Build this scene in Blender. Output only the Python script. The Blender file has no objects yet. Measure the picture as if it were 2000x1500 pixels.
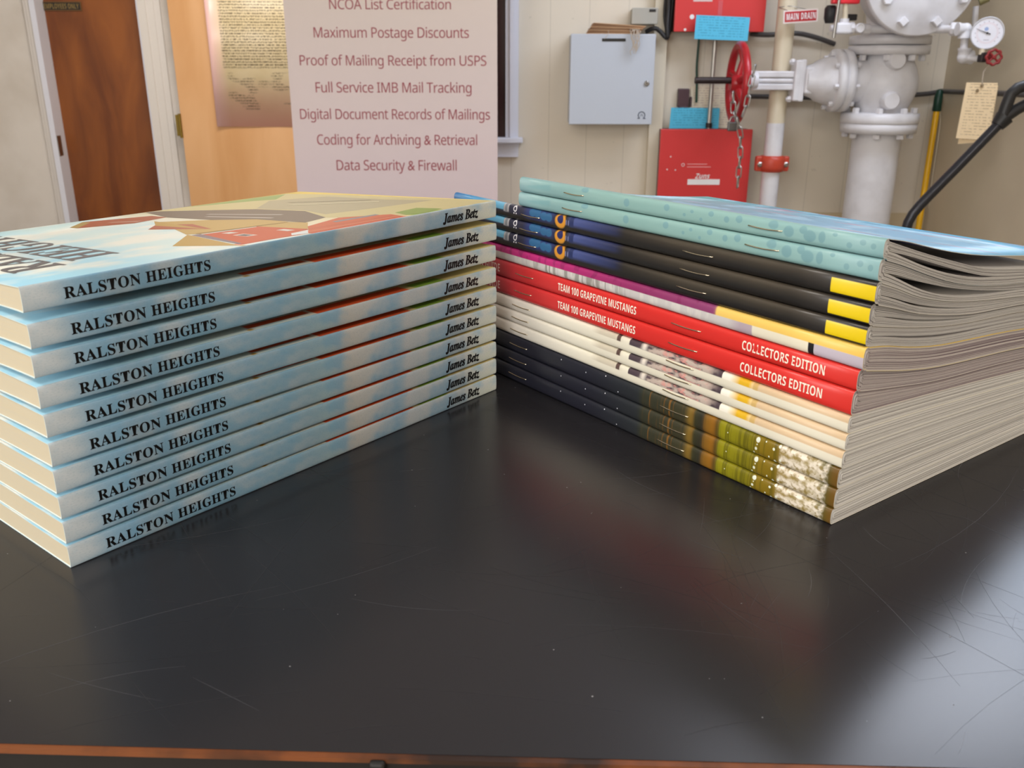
import bpy, bmesh, math, random
from mathutils import Vector, Matrix
random.seed(7)
SC = bpy.context.scene
COL = SC.collection
PI = math.pi
TZ = 0.91                                  # table top height
F_PX, PITCH, CAM_H, ROLL = 1719.81, 0.3427911, 0.160349, 0.002754

# ------------------------------------------------------------------ camera
cam_d = bpy.data.cameras.new('camera'); cam = bpy.data.objects.new('camera', cam_d); COL.objects.link(cam)
cam_d.sensor_width = 36.0; cam_d.lens = 36.0 * F_PX / 2000.0; cam_d.clip_start = 0.01
cam.matrix_world = Matrix.Translation((0, 0, TZ + CAM_H)) @ Matrix.Rotation(PI/2 - PITCH, 4, 'X') @ Matrix.Rotation(ROLL, 4, 'Z')
cam_d.dof.use_dof = True; cam_d.dof.focus_distance = 0.42; cam_d.dof.aperture_fstop = 32
SC.camera = cam
# ------------------------------------------------------------------ exposure
SC.view_settings.view_transform = 'Standard'; SC.view_settings.look = 'None'
SC.view_settings.gamma = 1.0; SC.view_settings.use_curve_mapping = False
SC.view_settings.exposure = 0.0
# ------------------------------------------------------------------ world and lights
W = bpy.data.worlds.new('sky'); SC.world = W; W.use_nodes = True
bg = W.node_tree.nodes['Background']; bg.inputs[0].default_value = (0.75, 0.86, 1.0, 1); bg.inputs[1].default_value = 1.0

def area_light(name, loc, rot, sx, sy, power, color):
    d = bpy.data.lights.new(name, 'AREA'); d.shape = 'RECTANGLE'; d.size = sx; d.size_y = sy; d.energy = power; d.color = color
    o = bpy.data.objects.new(name, d); COL.objects.link(o); o.location = loc; o.rotation_euler = rot; return o
# daylight entering by the window in the wall on the right (beyond the frame) and by an unseen fill window added behind the camera
WIN_R = (1.55, 2.85, 1.62, 2.5)           # y0 y1 z0 z1 of the side window
WIN_FILL = (-3.4, -0.5, 0.95, 2.35)            # x0 x1 z0 z1 of the added fill window behind the camera
area_light('window_daylight', (1.80, 2.2, 2.06), (0, PI/2, 0), 0.95, 1.3, 26, (0.66, 0.79, 1.0))
area_light('front_fill_light', (-1.95, -2.75, 1.65), (PI/2, 0, 0), 2.8, 1.4, 80, (1.0, 0.97, 0.93))
LAMPS = [(-1.5, -0.3, 25, (1.0, .94, .87)), (0.5, -1.4, 24, (1.0, .94, .87)), (-1.25, 4.2, 36, (1.0, .94, .87)), (1.25, 2.3, 19, (.70, .80, 1.0))]  # unseen ceiling lights; all but the last added as fill
for lx, ly, lw, lc in LAMPS:
    area_light('ceiling_lamp_light', (lx, ly, 2.58), (0, 0, 0), 1.1, 0.5, lw, lc)

# ------------------------------------------------------------------ helpers
def at(px, py, Y):
    """point of the room lying on the vertical plane at distance Y, along a line of sight of the survey photo (2000x1500)"""
    a, b = px - 1000, py - 750
    c, s = math.cos(-ROLL), math.sin(-ROLL)
    a, b = c*a - s*b, s*a + c*b
    x, u = a / F_PX, -b / F_PX
    d = Vector((x, math.cos(PITCH) + u*math.sin(PITCH), -math.sin(PITCH) + u*math.cos(PITCH)))
    return Vector((0, 0, TZ + CAM_H)) + d * (Y / d.y)
def lin(c):
    return c/12.92 if c <= 0.04045 else ((c + 0.055)/1.055)**2.4
def C(h):
    h = h.lstrip('#'); return tuple(lin(int(h[i:i+2], 16)/255) for i in (0, 2, 4)) + (1,)

MATS = {}
def mat(name, col, rough=0.5, metal=0.0, noise=None, bump=0.0, bscale=200, coat=0.0, spec=0.5, emit=None):
    """noise = (colour, scale, lo, hi): procedural mottling towards a second colour"""
    if name in MATS: return MATS[name]
    m = bpy.data.materials.new(name); m.use_nodes = True; nt = m.node_tree; p = nt.nodes['Principled BSDF']
    p.inputs['Base Color'].default_value = C(col); p.inputs['Roughness'].default_value = rough; p.inputs['Metallic'].default_value = metal
    p.inputs['Specular IOR Level'].default_value = spec; p.inputs['Coat Weight'].default_value = coat
    tc = nt.nodes.new('ShaderNodeTexCoord')
    if noise:
        n = nt.nodes.new('ShaderNodeTexNoise'); n.inputs['Scale'].default_value = noise[1]; n.inputs['Detail'].default_value = 4
        nt.links.new(tc.outputs['Object'], n.inputs['Vector'])
        r = nt.nodes.new('ShaderNodeMapRange'); r.inputs[1].default_value = noise[2]; r.inputs[2].default_value = noise[3]
        nt.links.new(n.outputs[0], r.inputs[0])
        x = nt.nodes.new('ShaderNodeMix'); x.data_type = 'RGBA'; x.inputs[6].default_value = C(col); x.inputs[7].default_value = C(noise[0])
        nt.links.new(r.outputs[0], x.inputs[0]); nt.links.new(x.outputs[2], p.inputs['Base Color'])
    if bump:
        n = nt.nodes.new('ShaderNodeTexNoise'); n.inputs['Scale'].default_value = bscale; n.inputs['Detail'].default_value = 3
        nt.links.new(tc.outputs['Object'], n.inputs['Vector'])
        b = nt.nodes.new('ShaderNodeBump'); b.inputs['Strength'].default_value = bump; b.inputs['Distance'].default_value = 0.002
        nt.links.new(n.outputs[0], b.inputs['Height']); nt.links.new(b.outputs[0], p.inputs['Normal'])
    if emit:
        p.inputs['Emission Color'].default_value = C(emit[0]); p.inputs['Emission Strength'].default_value = emit[1]
    MATS[name] = m; return m

class Paint:
    """print design laid over UV coordinates given in millimetres"""
    def __init__(s, name, base, rough=0.35, spec=0.5, coat=0.0):
        s.m = bpy.data.materials.new(name); s.m.use_nodes = True; s.nt = s.m.node_tree; s.p = s.nt.nodes['Principled BSDF']
        s.p.inputs['Roughness'].default_value = rough; s.p.inputs['Specular IOR Level'].default_value = spec; s.p.inputs['Coat Weight'].default_value = coat
        uv = s.nt.nodes.new('ShaderNodeUVMap'); uv.uv_map = 'UVMap'
        sp = s.nt.nodes.new('ShaderNodeSeparateXYZ'); s.nt.links.new(uv.outputs[0], sp.inputs[0])
        s.vec = uv.outputs[0]; s.u = sp.outputs[0]; s.v = sp.outputs[1]
        if isinstance(base, str):
            r = s.nt.nodes.new('ShaderNodeRGB'); r.outputs[0].default_value = C(base); s.col = r.outputs[0]
        else:
            s.col = s.ramp(s.u, base)
    def ramp(s, src, stops):
        lo, hi = stops[0][0], stops[-1][0]
        mr = s.nt.nodes.new('ShaderNodeMapRange'); mr.inputs[1].default_value = lo; mr.inputs[2].default_value = hi; s.nt.links.new(src, mr.inputs[0])
        cr = s.nt.nodes.new('ShaderNodeValToRGB'); e = cr.color_ramp.elements
        while len(e) < len(stops): e.new(0.5)
        for k, (x, c) in enumerate(stops): e[k].position = (x - lo)/(hi - lo); e[k].color = C(c)
        s.nt.links.new(mr.outputs[0], cr.inputs[0]); return cr.outputs[0]
    def math(s, op, a, b=None):
        n = s.nt.nodes.new('ShaderNodeMath'); n.operation = op
        for i, x in enumerate((a, b)):
            if x is None: continue
            if isinstance(x, (int, float)): n.inputs[i].default_value = x
            else: s.nt.links.new(x, n.inputs[i])
        return n.outputs[0]
    def edge(s, src, x, soft, inv=False):
        mr = s.nt.nodes.new('ShaderNodeMapRange'); mr.inputs[1].default_value = x - soft; mr.inputs[2].default_value = x + soft
        if inv: mr.inputs[3].default_value, mr.inputs[4].default_value = 1.0, 0.0
        s.nt.links.new(src, mr.inputs[0]); return mr.outputs[0]
    def noise(s, sx, sy, lo, hi, off=0.0, detail=3, rough=0.5):
        mp = s.nt.nodes.new('ShaderNodeMapping'); mp.inputs['Scale'].default_value = (sx, sy, 1); mp.inputs['Location'].default_value = (off, off*0.7, 0)
        s.nt.links.new(s.vec, mp.inputs[0])
        n = s.nt.nodes.new('ShaderNodeTexNoise'); n.inputs['Scale'].default_value = 1.0; n.inputs['Detail'].default_value = detail; n.inputs['Roughness'].default_value = rough
        s.nt.links.new(mp.outputs[0], n.inputs['Vector'])
        mr = s.nt.nodes.new('ShaderNodeMapRange'); mr.inputs[1].default_value = lo; mr.inputs[2].default_value = hi
        s.nt.links.new(n.outputs[0], mr.inputs[0]); return mr.outputs[0]
    def mask(s, u0=None, u1=None, v0=None, v1=None, su=0.3, sv=0.05):
        ms = []
        if u0 is not None: ms.append(s.edge(s.u, u0, su))
        if u1 is not None: ms.append(s.edge(s.u, u1, su, True))
        if v0 is not None: ms.append(s.edge(s.v, v0, sv))
        if v1 is not None: ms.append(s.edge(s.v, v1, sv, True))
        out = ms[0]
        for k in ms[1:]: out = s.math('MULTIPLY', out, k)
        return out
    def put(s, mask, color):
        x = s.nt.nodes.new('ShaderNodeMix'); x.data_type = 'RGBA'
        s.nt.links.new(mask, x.inputs[0]); s.nt.links.new(s.col, x.inputs[6])
        if isinstance(color, str): x.inputs[7].default_value = C(color)
        else: s.nt.links.new(color, x.inputs[7])
        s.col = x.outputs[2]
    def rect(s, u0, u1, v0, v1, color, su=0.3, sv=0.05, amt=None):
        k = s.mask(u0, u1, v0, v1, su, sv)
        if amt is not None: k = s.math('MULTIPLY', k, amt)
        s.put(k, color)
    def disc(s, u, v, ru, rv, color, inner=None):
        a = s.math('DIVIDE', s.math('SUBTRACT', s.u, u), ru); b = s.math('DIVIDE', s.math('SUBTRACT', s.v, v), rv)
        d = s.math('SQRT', s.math('ADD', s.math('MULTIPLY', a, a), s.math('MULTIPLY', b, b)))
        k = s.edge(d, 1.0, 0.12, True)
        if inner: k = s.math('MULTIPLY', k, s.edge(d, inner, 0.1))
        s.put(k, color)
    def done(s):
        s.nt.links.new(s.col, s.p.inputs['Base Color']); return s.m

# -- mesh builder -----------------------------------------------------
class MB:
    def __init__(s): s.v = []; s.f = []; s.m = []; s.uv = {}; s.sm = []
    def add(s, verts, faces, mi=0, uv=None, smooth=False):
        o = len(s.v); s.v += [tuple(x) for x in verts]
        for fc in faces:
            s.f.append(tuple(o + i for i in fc)); s.m.append(mi); s.sm.append(smooth)
        if uv:
            for i, t in enumerate(uv): s.uv[o + i] = t
        return s
    def box(s, x0, x1, y0, y1, z0, z1, mi=0, M=None):
        v = [Vector((x, y, z)) for x in (x0, x1) for y in (y0, y1) for z in (z0, z1)]
        if M: v = [M @ p for p in v]
        return s.add(v, [(0, 1, 3, 2), (4, 6, 7, 5), (0, 4, 5, 1), (2, 3, 7, 6), (0, 2, 6, 4), (1, 5, 7, 3)], mi)
    def rbox(s, x0, x1, y0, y1, z0, z1, r, mi=0, seg=2):
        b = bmesh.new(); bmesh.ops.create_cube(b, size=1)
        for v in b.verts: v.co = Vector(((x0+x1)/2 + v.co.x*(x1-x0), (y0+y1)/2 + v.co.y*(y1-y0), (z0+z1)/2 + v.co.z*(z1-z0)))
        bmesh.ops.bevel(b, geom=b.edges[:], offset=r, segments=seg, affect='EDGES', profile=0.5)
        return s.bm(b, mi)
    def bm(s, b, mi=0, M=None, smooth=False):
        b.verts.index_update()
        s.add([(M @ v.co if M else v.co.copy()) for v in b.verts], [[v.index for v in f.verts] for f in b.faces], mi, None, smooth); b.free(); return s
    def lathe(s, prof, origin, axis, n=32, mi=0, cap=True, smooth=True, ang=0.0):
        """prof: list of (distance along axis, radius)"""
        ax = Vector(axis).normalized(); q = ax.to_track_quat('Z', 'Y').to_matrix(); o = Vector(origin)
        vs = []
        for h, r in prof:
            for k in range(n):
                t = 2*PI*k/n + ang
                vs.append(o + q @ Vector((r*math.cos(t), r*math.sin(t), h)))
        fs = []
        for i in range(len(prof) - 1):
            for k in range(n):
                fs.append((i*n + k, i*n + (k+1) % n, (i+1)*n + (k+1) % n, (i+1)*n + k))
        s.add(vs, fs, mi, None, smooth)
        if cap:
            o2 = len(s.v)
            s.add([vs[k] for k in range(n)], [tuple(reversed(range(n)))], mi)
            s.add([vs[(len(prof)-1)*n + k] for k in range(n)], [tuple(range(n))], mi)
        return s
    def cyl(s, a, b, r, n=24, mi=0, smooth=True):
        a, b = Vector(a), Vector(b); d = b - a
        return s.lathe([(0, r), (d.length, r)], a, d, n, mi, True, smooth)
    def tube(s, pts, r, n=10, mi=0, closed=False):
        pts = [Vector(p) for p in pts]; N = len(pts); vs = []; up = None
        for i in range(N):
            t = (pts[(i+1) % N] - pts[i-1]) if closed else (pts[min(i+1, N-1)] - pts[max(i-1, 0)])
            t.normalize()
            if up is None:
                up = Vector((0, 0, 1)) if abs(t.z) < 0.9 else Vector((1, 0, 0))
            side = t.cross(up).normalized(); up = side.cross(t).normalized()
            rr = r[i] if isinstance(r, (list, tuple)) else r
            for k in range(n):
                a = 2*PI*k/n; vs.append(pts[i] + rr*(math.cos(a)*side + math.sin(a)*up))
        fs = []
        for i in range(N if closed else N - 1):
            j = (i + 1) % N
            for k in range(n): fs.append((i*n + k, i*n + (k+1) % n, j*n + (k+1) % n, j*n + k))
        s.add(vs, fs, mi, None, True)
        if not closed:
            s.add(vs[:n], [tuple(reversed(range(n)))], mi); s.add(vs[-n:], [tuple(range(n))], mi)
        return s
    def prism(s, poly, fn, t0, t1, mi=0):
        """poly in 2D; fn(x, y, t) gives 3D"""
        n = len(poly)
        s.add([fn(x, y, t0) for x, y in poly] + [fn(x, y, t1) for x, y in poly],
              [tuple(range(n)), tuple(range(2*n - 1, n - 1, -1))] + [(i, i + n, (i+1) % n + n, (i+1) % n) for i in range(n)], mi)
        return s
    def build(s, name, mats, parent=None, fix=True):
        me = bpy.data.meshes.new(name); me.from_pydata(s.v, [], s.f)
        if not isinstance(mats, (list, tuple)): mats = [mats]
        for m in mats: me.materials.append(m)
        for p, mi, sm in zip(me.polygons, s.m, s.sm): p.material_index = mi; p.use_smooth = sm
        if s.uv:
            ul = me.uv_layers.new(name='UVMap')
            for l in me.loops: ul.data[l.index].uv = s.uv.get(l.vertex_index, (0, 0))
        if fix:
            b = bmesh.new(); b.from_mesh(me); bmesh.ops.recalc_face_normals(b, faces=b.faces[:]); b.to_mesh(me); b.free()
        o = bpy.data.objects.new(name, me); COL.objects.link(o)
        if parent: o.parent = parent
        return o

def thing(name, label, cat, loc=(0, 0, 0), rz=0.0, group=None):
    o = bpy.data.objects.new(name, None); COL.objects.link(o); o.empty_display_size = 0.05
    o.location = loc; o.rotation_euler = (0, 0, rz); return tag(o, label, cat, group)
def tag(o, label, cat, group=None):
    o['label'] = label; o['category'] = cat
    if group: o['group'] = group
    return o
def struct(o, label=None, cat=None):
    o['kind'] = 'structure'
    if label: o['label'] = label
    if cat: o['category'] = cat
    return o
def kid(o, label):
    o['label'] = label; return o

def text2d(body, width, height=None, offset=0.0, space=1.0, res=3, shear=0.0):
    """outline of a line of writing: 2D points and faces scaled to width (and height)"""
    c = bpy.data.curves.new('writing', 'FONT'); c.body = body; c.resolution_u = res; c.offset = offset; c.space_character = space; c.shear = shear
    o = bpy.data.objects.new('writing', c); COL.objects.link(o)
    me = o.to_mesh(); vs = [(v.co.x, v.co.y) for v in me.vertices]; fs = [tuple(p.vertices) for p in me.polygons]
    o.to_mesh_clear(); bpy.data.objects.remove(o); bpy.data.curves.remove(c)
    x0 = min(v[0] for v in vs); x1 = max(v[0] for v in vs); y0 = min(v[1] for v in vs); y1 = max(v[1] for v in vs)
    kx = width/(x1 - x0); ky = height/(y1 - y0) if height else kx
    return [((x - x0)*kx, (y - y0)*ky) for x, y in vs], fs
def bold_serif(t): return ''.join(chr(0x1D400 + ord(c) - 65) if c.isupper() else chr(0x1D41A + ord(c) - 97) if c.islower() else c for c in t)
def sans(t): return ''.join(chr(0x1D5A0 + ord(c) - 65) if c.isupper() else chr(0x1D5BA + ord(c) - 97) if c.islower() else c for c in t)
def bold_sans(t): return ''.join(chr(0x1D5D4 + ord(c) - 65) if c.isupper() else chr(0x1D7EC + ord(c) - 48) if c.isdigit() else chr(0x1D5EE + ord(c) - 97) if c.islower() else c for c in t)
def bold_italic(t): return ''.join(chr(0x1D468 + ord(c) - 65) if c.isupper() else chr(0x1D482 + ord(c) - 97) if c.islower() else c for c in t)
def add_text(mb, t, fn, mi):
    vs, fs = t; mb.add([fn(x, y) for x, y in vs], fs, mi)
def interp(xs, ys, x):
    """monotone cubic"""
    n = len(xs)
    if x <= xs[0]: return ys[0]
    if x >= xs[-1]: return ys[-1]
    d = [(ys[i+1] - ys[i])/(xs[i+1] - xs[i]) for i in range(n - 1)]
    m = [d[0]] + [0.0 if d[i-1]*d[i] <= 0 else 2*d[i-1]*d[i]/(d[i-1] + d[i]) for i in range(1, n - 1)] + [d[-1]]
    for i in range(n - 1):
        if x <= xs[i+1]:
            h = xs[i+1] - xs[i]; t = (x - xs[i])/h
            return ys[i]*(1 + 2*t)*(1 - t)**2 + h*m[i]*t*(1 - t)**2 + ys[i+1]*t*t*(3 - 2*t) + h*m[i+1]*t*t*(t - 1)
# ------------------------------------------------------------------ shared materials
def wall_material(name, col, groove):
    m = mat(name, col, 0.55, noise=(col, 1, 0, 1))
    nt = m.node_tree; p = nt.nodes['Principled BSDF']
    tc = nt.nodes.new('ShaderNodeTexCoord'); sp = nt.nodes.new('ShaderNodeSeparateXYZ'); nt.links.new(tc.outputs['Object'], sp.inputs[0])
    def M(op, a, b):
        n = nt.nodes.new('ShaderNodeMath'); n.operation = op
        for i, x in enumerate((a, b)):
            if isinstance(x, (int, float)): n.inputs[i].default_value = x
            else: nt.links.new(x, n.inputs[i])
        return n.outputs[0]
    fr = M('FRACT', M('DIVIDE', M('ADD', sp.outputs[0 if groove == 'x' else 1], 5.04), 0.148), 0)
    g = M('LESS_THAN', fr, 0.022)
    n1 = nt.nodes.new('ShaderNodeTexNoise'); n1.inputs['Scale'].default_value = 3.0; nt.links.new(tc.outputs['Object'], n1.inputs[0])
    n2 = nt.nodes.new('ShaderNodeTexNoise'); n2.inputs['Scale'].default_value = 38.0; nt.links.new(tc.outputs['Object'], n2.inputs[0])
    sm = M('MULTIPLY', M('GREATER_THAN', n2.outputs[0], 0.73), 0.35)
    mx = nt.nodes.new('ShaderNodeMix'); mx.data_type = 'RGBA'; mx.inputs[6].default_value = C(col); mx.inputs[7].default_value = tuple(c*0.66 for c in C(col)[:3]) + (1,)
    nt.links.new(M('MAXIMUM', M('MULTIPLY', g, 0.45), sm), mx.inputs[0]); nt.links.new(mx.outputs[2], p.inputs['Base Color'])
    b = nt.nodes.new('ShaderNodeBump'); b.inputs['Distance'].default_value = 0.003; b.inputs['Strength'].default_value = 0.5
    nt.links.new(M('SUBTRACT', M('MULTIPLY', n1.outputs[0], 0.15), g), b.inputs['Height']); nt.links.new(b.outputs[0], p.inputs['Normal'])
    return m
WALL = wall_material('panelled_wall_paint', '#dcd2c1', 'x')
WALL_SIDE = mat('wall_paint', '#cdbfa6', 0.6, noise=('#c2b49b', 2.5, 0.4, 0.7))
WALL_PALE = mat('pale_wall_paint', '#e0dbd5', 0.6, noise=('#cfc8bf', 3, 0.4, 0.7))
TRIM = mat('trim_paint', '#dcd8d4', 0.4)
CEIL = mat('ceiling_paint', '#e8e4e2', 0.8)
FLOOR = mat('floor_tile', '#8f877a', 0.5, noise=('#7b7468', 6, 0.4, 0.6))
WHITE_PIPE = mat('white_enamel', '#dfdee2', 0.38, noise=('#cfcdd0', 14, 0.45, 0.75), bump=0.15, bscale=60)
CREAM_PIPE = mat('cream_enamel_warm_light', '#d9cdb4', 0.4)
RED = mat('red_enamel', '#b81f28', 0.3, noise=('#a01820', 9, 0.45, 0.7))
BOXRED = mat('red_cabinet_paint', '#d23a3b', 0.35)
DARKRED = mat('dark_red_enamel', '#8e1a1e', 0.4)
STEEL = mat('steel', '#a9a7a4', 0.3, 1.0)
GALV = mat('galvanised_steel', '#b7b3ac', 0.38, 0.9)
BLACK = mat('black_rubber', '#1d1b1c', 0.5)
IRON = mat('dark_iron', '#3a3231', 0.45, 0.6, bump=0.4, bscale=300)
GOLD_STAPLE = mat('staple_wire', '#d8cbb0', 0.25, 1.0)
PAPER = mat('manila_paper', '#e0c49c', 0.7)
WHITE = mat('white_print', '#eceaea', 0.5)

# ------------------------------------------------------------------ the room
YB, YA, XS, XR, XL, YF, ZC = 3.60, 5.60, -0.47, 1.667, -3.60, -2.60, 2.62
struct(MB().box(XL-.1, XR+.1, YF-.1, YA+.7, -.1, 0).build('floor', FLOOR))
struct(MB().box(XL-.1, XR+.1, YF-.1, YA+.7, ZC, ZC+.1).build('ceiling', CEIL))
struct(MB().box(XS, XR, YB, YB+.1, 0, ZC).build('wall_back', WALL))
struct(MB().box(XS, XS+.1, YB+.1, YA, 0, ZC).build('wall_recess', WALL_SIDE))
DX0, DX1, DZ = -2.80, -2.19, 2.03
m = MB(); m.box(XL, DX0, YA, YA+.12, 0, ZC); m.box(DX1, XS+.1, YA, YA+.12, 0, ZC); m.box(DX0, DX1, YA, YA+.12, DZ, ZC)
struct(m.build('wall_rear', WALL_PALE))
struct(MB().box(XL-.1, XL, YF, YA+.12, 0, ZC).build('wall_left', WALL_PALE))
y0, y1, z0, z1 = WIN_R
m = MB(); m.box(XR, XR+.1, YF, y0, 0, ZC); m.box(XR, XR+.1, y1, YB+.1, 0, ZC); m.box(XR, XR+.1, y0, y1, 0, z0); m.box(XR, XR+.1, y0, y1, z1, ZC)
struct(m.build('wall_right', WALL_SIDE))
x0, x1, fz0, fz1 = WIN_FILL
m = MB(); m.box(XL-.1, x0, YF-.1, YF, 0, ZC); m.box(x1, XR+.1, YF-.1, YF, 0, ZC); m.box(x0, x1, YF-.1, YF, 0, fz0); m.box(x0, x1, YF-.1, YF, fz1, ZC)
struct(m.build('wall_front', WALL_PALE))
m = MB()
for a in (y0, (y0+y1)/2, y1): m.box(XR-.012, XR+.03, a-.03, a+.03, z0-.05, z1+.05)
for a in (z0, z1): m.box(XR-.012, XR+.03, y0, y1, a-.03, a+.03)
struct(m.build('window_2', TRIM))
m = MB()
for k in range(4):
    a = x0 + (x1-x0)*k/3; m.box(a-.03, a+.03, YF-.03, YF+.012, fz0-.05, fz1+.05)
for a in (fz0, fz1): m.box(x0, x1, YF-.03, YF+.012, a-.03, a+.03)
struct(m.build('window_fill', TRIM))  # unseen window frame, added around the front fill light
# lower board along the back wall and the narrow board beside the red cabinets
struct(MB().box(0.55, XR, YB-.012, YB, 0, 0.528).build('baseboard_back', mat('base_board_paint', '#cdbd9d', 0.5)))
struct(MB().box(at(1273,150,3.56).x, at(1299,150,3.56).x, YB-.04, YB, 0, ZC).build('trim_1', mat('board_paint', '#d9cfba', 0.5)))
# dark side window beside the banner: pane, casing, stool and apron
wx = at(990, 150, 3.58).x; wz = at(1000, 268, 3.58).z
wr = MB(); wr.box(wx-.44, wx, YB-.012, YB-.004, wz, 2.1)
w1 = struct(wr.build('window_1', mat('dark_window_glass', '#2a0d12', 0.15)))
m = MB()
for xa, xb, yy in ((wx-.005, wx+.012, .020), (wx+.012, wx+.028, .030), (wx+.028, wx+.045, .024)): m.box(xa, xb, YB-yy, YB, wz, 2.15)
m.box(wx-.485, wx-.44, YB-.028, YB, wz, 2.15); m.box(wx-.485, wx+.045, YB-.028, YB, 2.1, 2.15)
m.build('window_casing', mat('cool_trim_paint', '#d9dbe6', 0.4), w1)
MB().rbox(wx-.50, wx+.062, YB-.062, YB, wz-.020, wz, .004).build('window_sill', mat('cool_trim_paint', '', 0.4), w1)
m = MB(); m.box(wx-.49, wx+.045, YB-.026, YB, wz-.075, wz-.020); m.box(wx-.49, wx+.048, YB-.03, YB, wz-.034, wz-.020)
m.build('window_apron', mat('cool_trim_paint', '', 0.4), w1)
# doorway with the dark door
casing = mat('cool_trim_paint', '', 0.4)
m = MB(); cw = .125
for xa, xb, yy in ((0, .045, .030), (.045, .09, .022), (.09, cw, .016)):
    m.box(DX1+xa, DX1+xb, YA-yy, YA, 0, DZ); m.box(DX0-xb*.5, DX0-xa*.5, YA-yy, YA, 0, DZ)
m.box(DX0-cw, DX1+cw, YA-.024, YA, DZ, DZ+.11)
struct(m.build('trim_2', TRIM))
m = MB(); m.box(DX0-.02, DX0+.012, YA-.032, YA+.13, 0, DZ); m.box(DX1-.012, DX1, YA-.02, YA+.13, 0, DZ); m.box(DX0, DX1, YA, YA+.13, DZ-.012, DZ)
jamb = struct(m.build('trim_3', mat('jamb_cool_light', '#e2e6f4', 0.35)))  # bluish white puts cool window light into the jamb colour
sp_ = at(96, 285, YA-.03)
MB().rbox(DX0+.010, DX0+.016, YA-.03, YA+.02, sp_.z-.06, sp_.z+.06, .002).build('strike_plate', STEEL, jamb)
def wood(name, c1, c2, sc, rough=0.35):
    m = bpy.data.materials.new(name); m.use_nodes = True; nt = m.node_tree; p = nt.nodes['Principled BSDF']; p.inputs['Roughness'].default_value = rough
    tc = nt.nodes.new('ShaderNodeTexCoord'); mp = nt.nodes.new('ShaderNodeMapping'); mp.inputs['Scale'].default_value = sc; nt.links.new(tc.outputs['Object'], mp.inputs[0])
    n = nt.nodes.new('ShaderNodeTexNoise'); n.inputs['Scale'].default_value = 1; n.inputs['Detail'].default_value = 6; n.inputs['Distortion'].default_value = 0.6; nt.links.new(mp.outputs[0], n.inputs[0])
    r = nt.nodes.new('ShaderNodeValToRGB'); r.color_ramp.elements[0].position = .35; r.color_ramp.elements[1].position = .68; r.color_ramp.elements[0].color = C(c1); r.color_ramp.elements[1].color = C(c2)
    nt.links.new(n.outputs[0], r.inputs[0]); nt.links.new(r.outputs[0], p.inputs['Base Color']); return m
struct(MB().box(DX0+.012, DX1-.012, YA+.08, YA+.12, .005, DZ-.012).build('door_1', wood('dark_stained_wood', '#6b3510', '#96551f', (6, 6, 1.6))))
bx0 = at(352, 200, YA-.06).x
d2 = struct(MB().rbox(bx0, bx0+.84, YA-.085, YA-.045, .008, 2.03, .003).build('door_2', wood('birch_veneer', '#d29d66', '#e2b280', (4, 4, .7))))
hz = at(352, 245, YA-.05).z
m = MB(); m.box(bx0-.045, bx0-.001, YA-.050, YA-.044, hz-.062, hz+.062); m.cyl((bx0-.004, YA-.092, hz-.07), (bx0-.004, YA-.092, hz+.07), .009, 10); m.box(bx0-.010, bx0-.001, YA-.092, YA-.046, hz-.062, hz+.062)
m.build('hinge', mat('brass', '#8a7434', 0.4, 0.8), d2)
# small sign on the dark door
sg = at(120, 12, YA+.075); m = MB(); sw, sh = .235, .052
m.rbox(sg.x-sw/2, sg.x+sw/2, YA+.074, YA+.08, sg.z-sh/2, sg.z+sh/2, .0015)
m.box(sg.x-sw/2+.006, sg.x+sw/2-.006, YA+.0732, YA+.0741, sg.z-sh/2+.006, sg.z+sh/2-.006, 1)
add_text(m, text2d(bold_sans('EMPLOYEES ONLY'), sw-.028, .028), lambda x, y: (sg.x-sw/2+.014+x, YA+.0728, sg.z-.014+y), 2)
tag(m.build('door_sign', [mat('aged_brass', '#6a4a20', .4), mat('black_plate', '#17130d', .4), mat('gold_letters', '#8c7440', .4)]), 'small black and gold plaque mounted on the dark brown door', 'sign')

# ------------------------------------------------------------------ poster of old handwriting on the birch door
def handwriting():
    P = Paint('aged_document_pink_glow', '#e8d8b4', 0.28)
    P.put(P.math('MULTIPLY', P.noise(.006, .006, .42, .65, 3), .45), '#d8c596')
    P.put(P.edge(P.v, 130, 150, True), '#f2b4a6')
    P.put(P.mask(u1=45, su=45), '#f8cccc')  # glossy pink highlight painted along the left edge
    row = P.math('FRACT', P.math('DIVIDE', P.v, 15.5))
    line = P.math('MULTIPLY', P.edge(row, .22, .08), P.edge(row, .80, .08, True))
    ink = P.math('MULTIPLY', line, P.noise(.16, .10, .40, .56, 1, 4))
    P.put(P.math('MULTIPLY', P.math('MULTIPLY', P.mask(u0=70, u1=700, v0=330, su=4, sv=6), ink), 0.95), '#4a3d2a')
    blk = P.math('MULTIPLY', P.math('MULTIPLY', P.mask(u0=85, u1=700, v0=95, v1=310, su=4, sv=6), ink), P.noise(.007, .012, .52, .58, 8, 1))
    P.put(P.math('MULTIPLY', blk, 0.8), '#5e4a38')
    return P.done()
pl, pr_ = at(425, 247, YA-.10), at(620, 247, YA-.10)
m = MB(); pw, ph = pr_.x - pl.x, 1.0; vs, uv, fs = [], [], []
for i in range(25):
    for j in range(2):
        u = i/24*pw; vs.append((pl.x + u, YA-.088 - .018*math.exp(-u/.05)*1 - .004*math.sin(u*9)**2, pl.z + j*ph)); uv.append((u*1000, j*ph*1000))
for i in range(24): fs.append((i*2, i*2+2, i*2+3, i*2+1))
m.add(vs, fs, 0, uv, True)
po = m.build('poster', handwriting(), None, False)
sol = po.modifiers.new('thickness', 'SOLIDIFY'); sol.thickness = .0012; sol.offset = 1
tag(po, 'tan and pink poster of faded handwriting with painted pink glow fixed to the birch door', 'poster')

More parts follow.
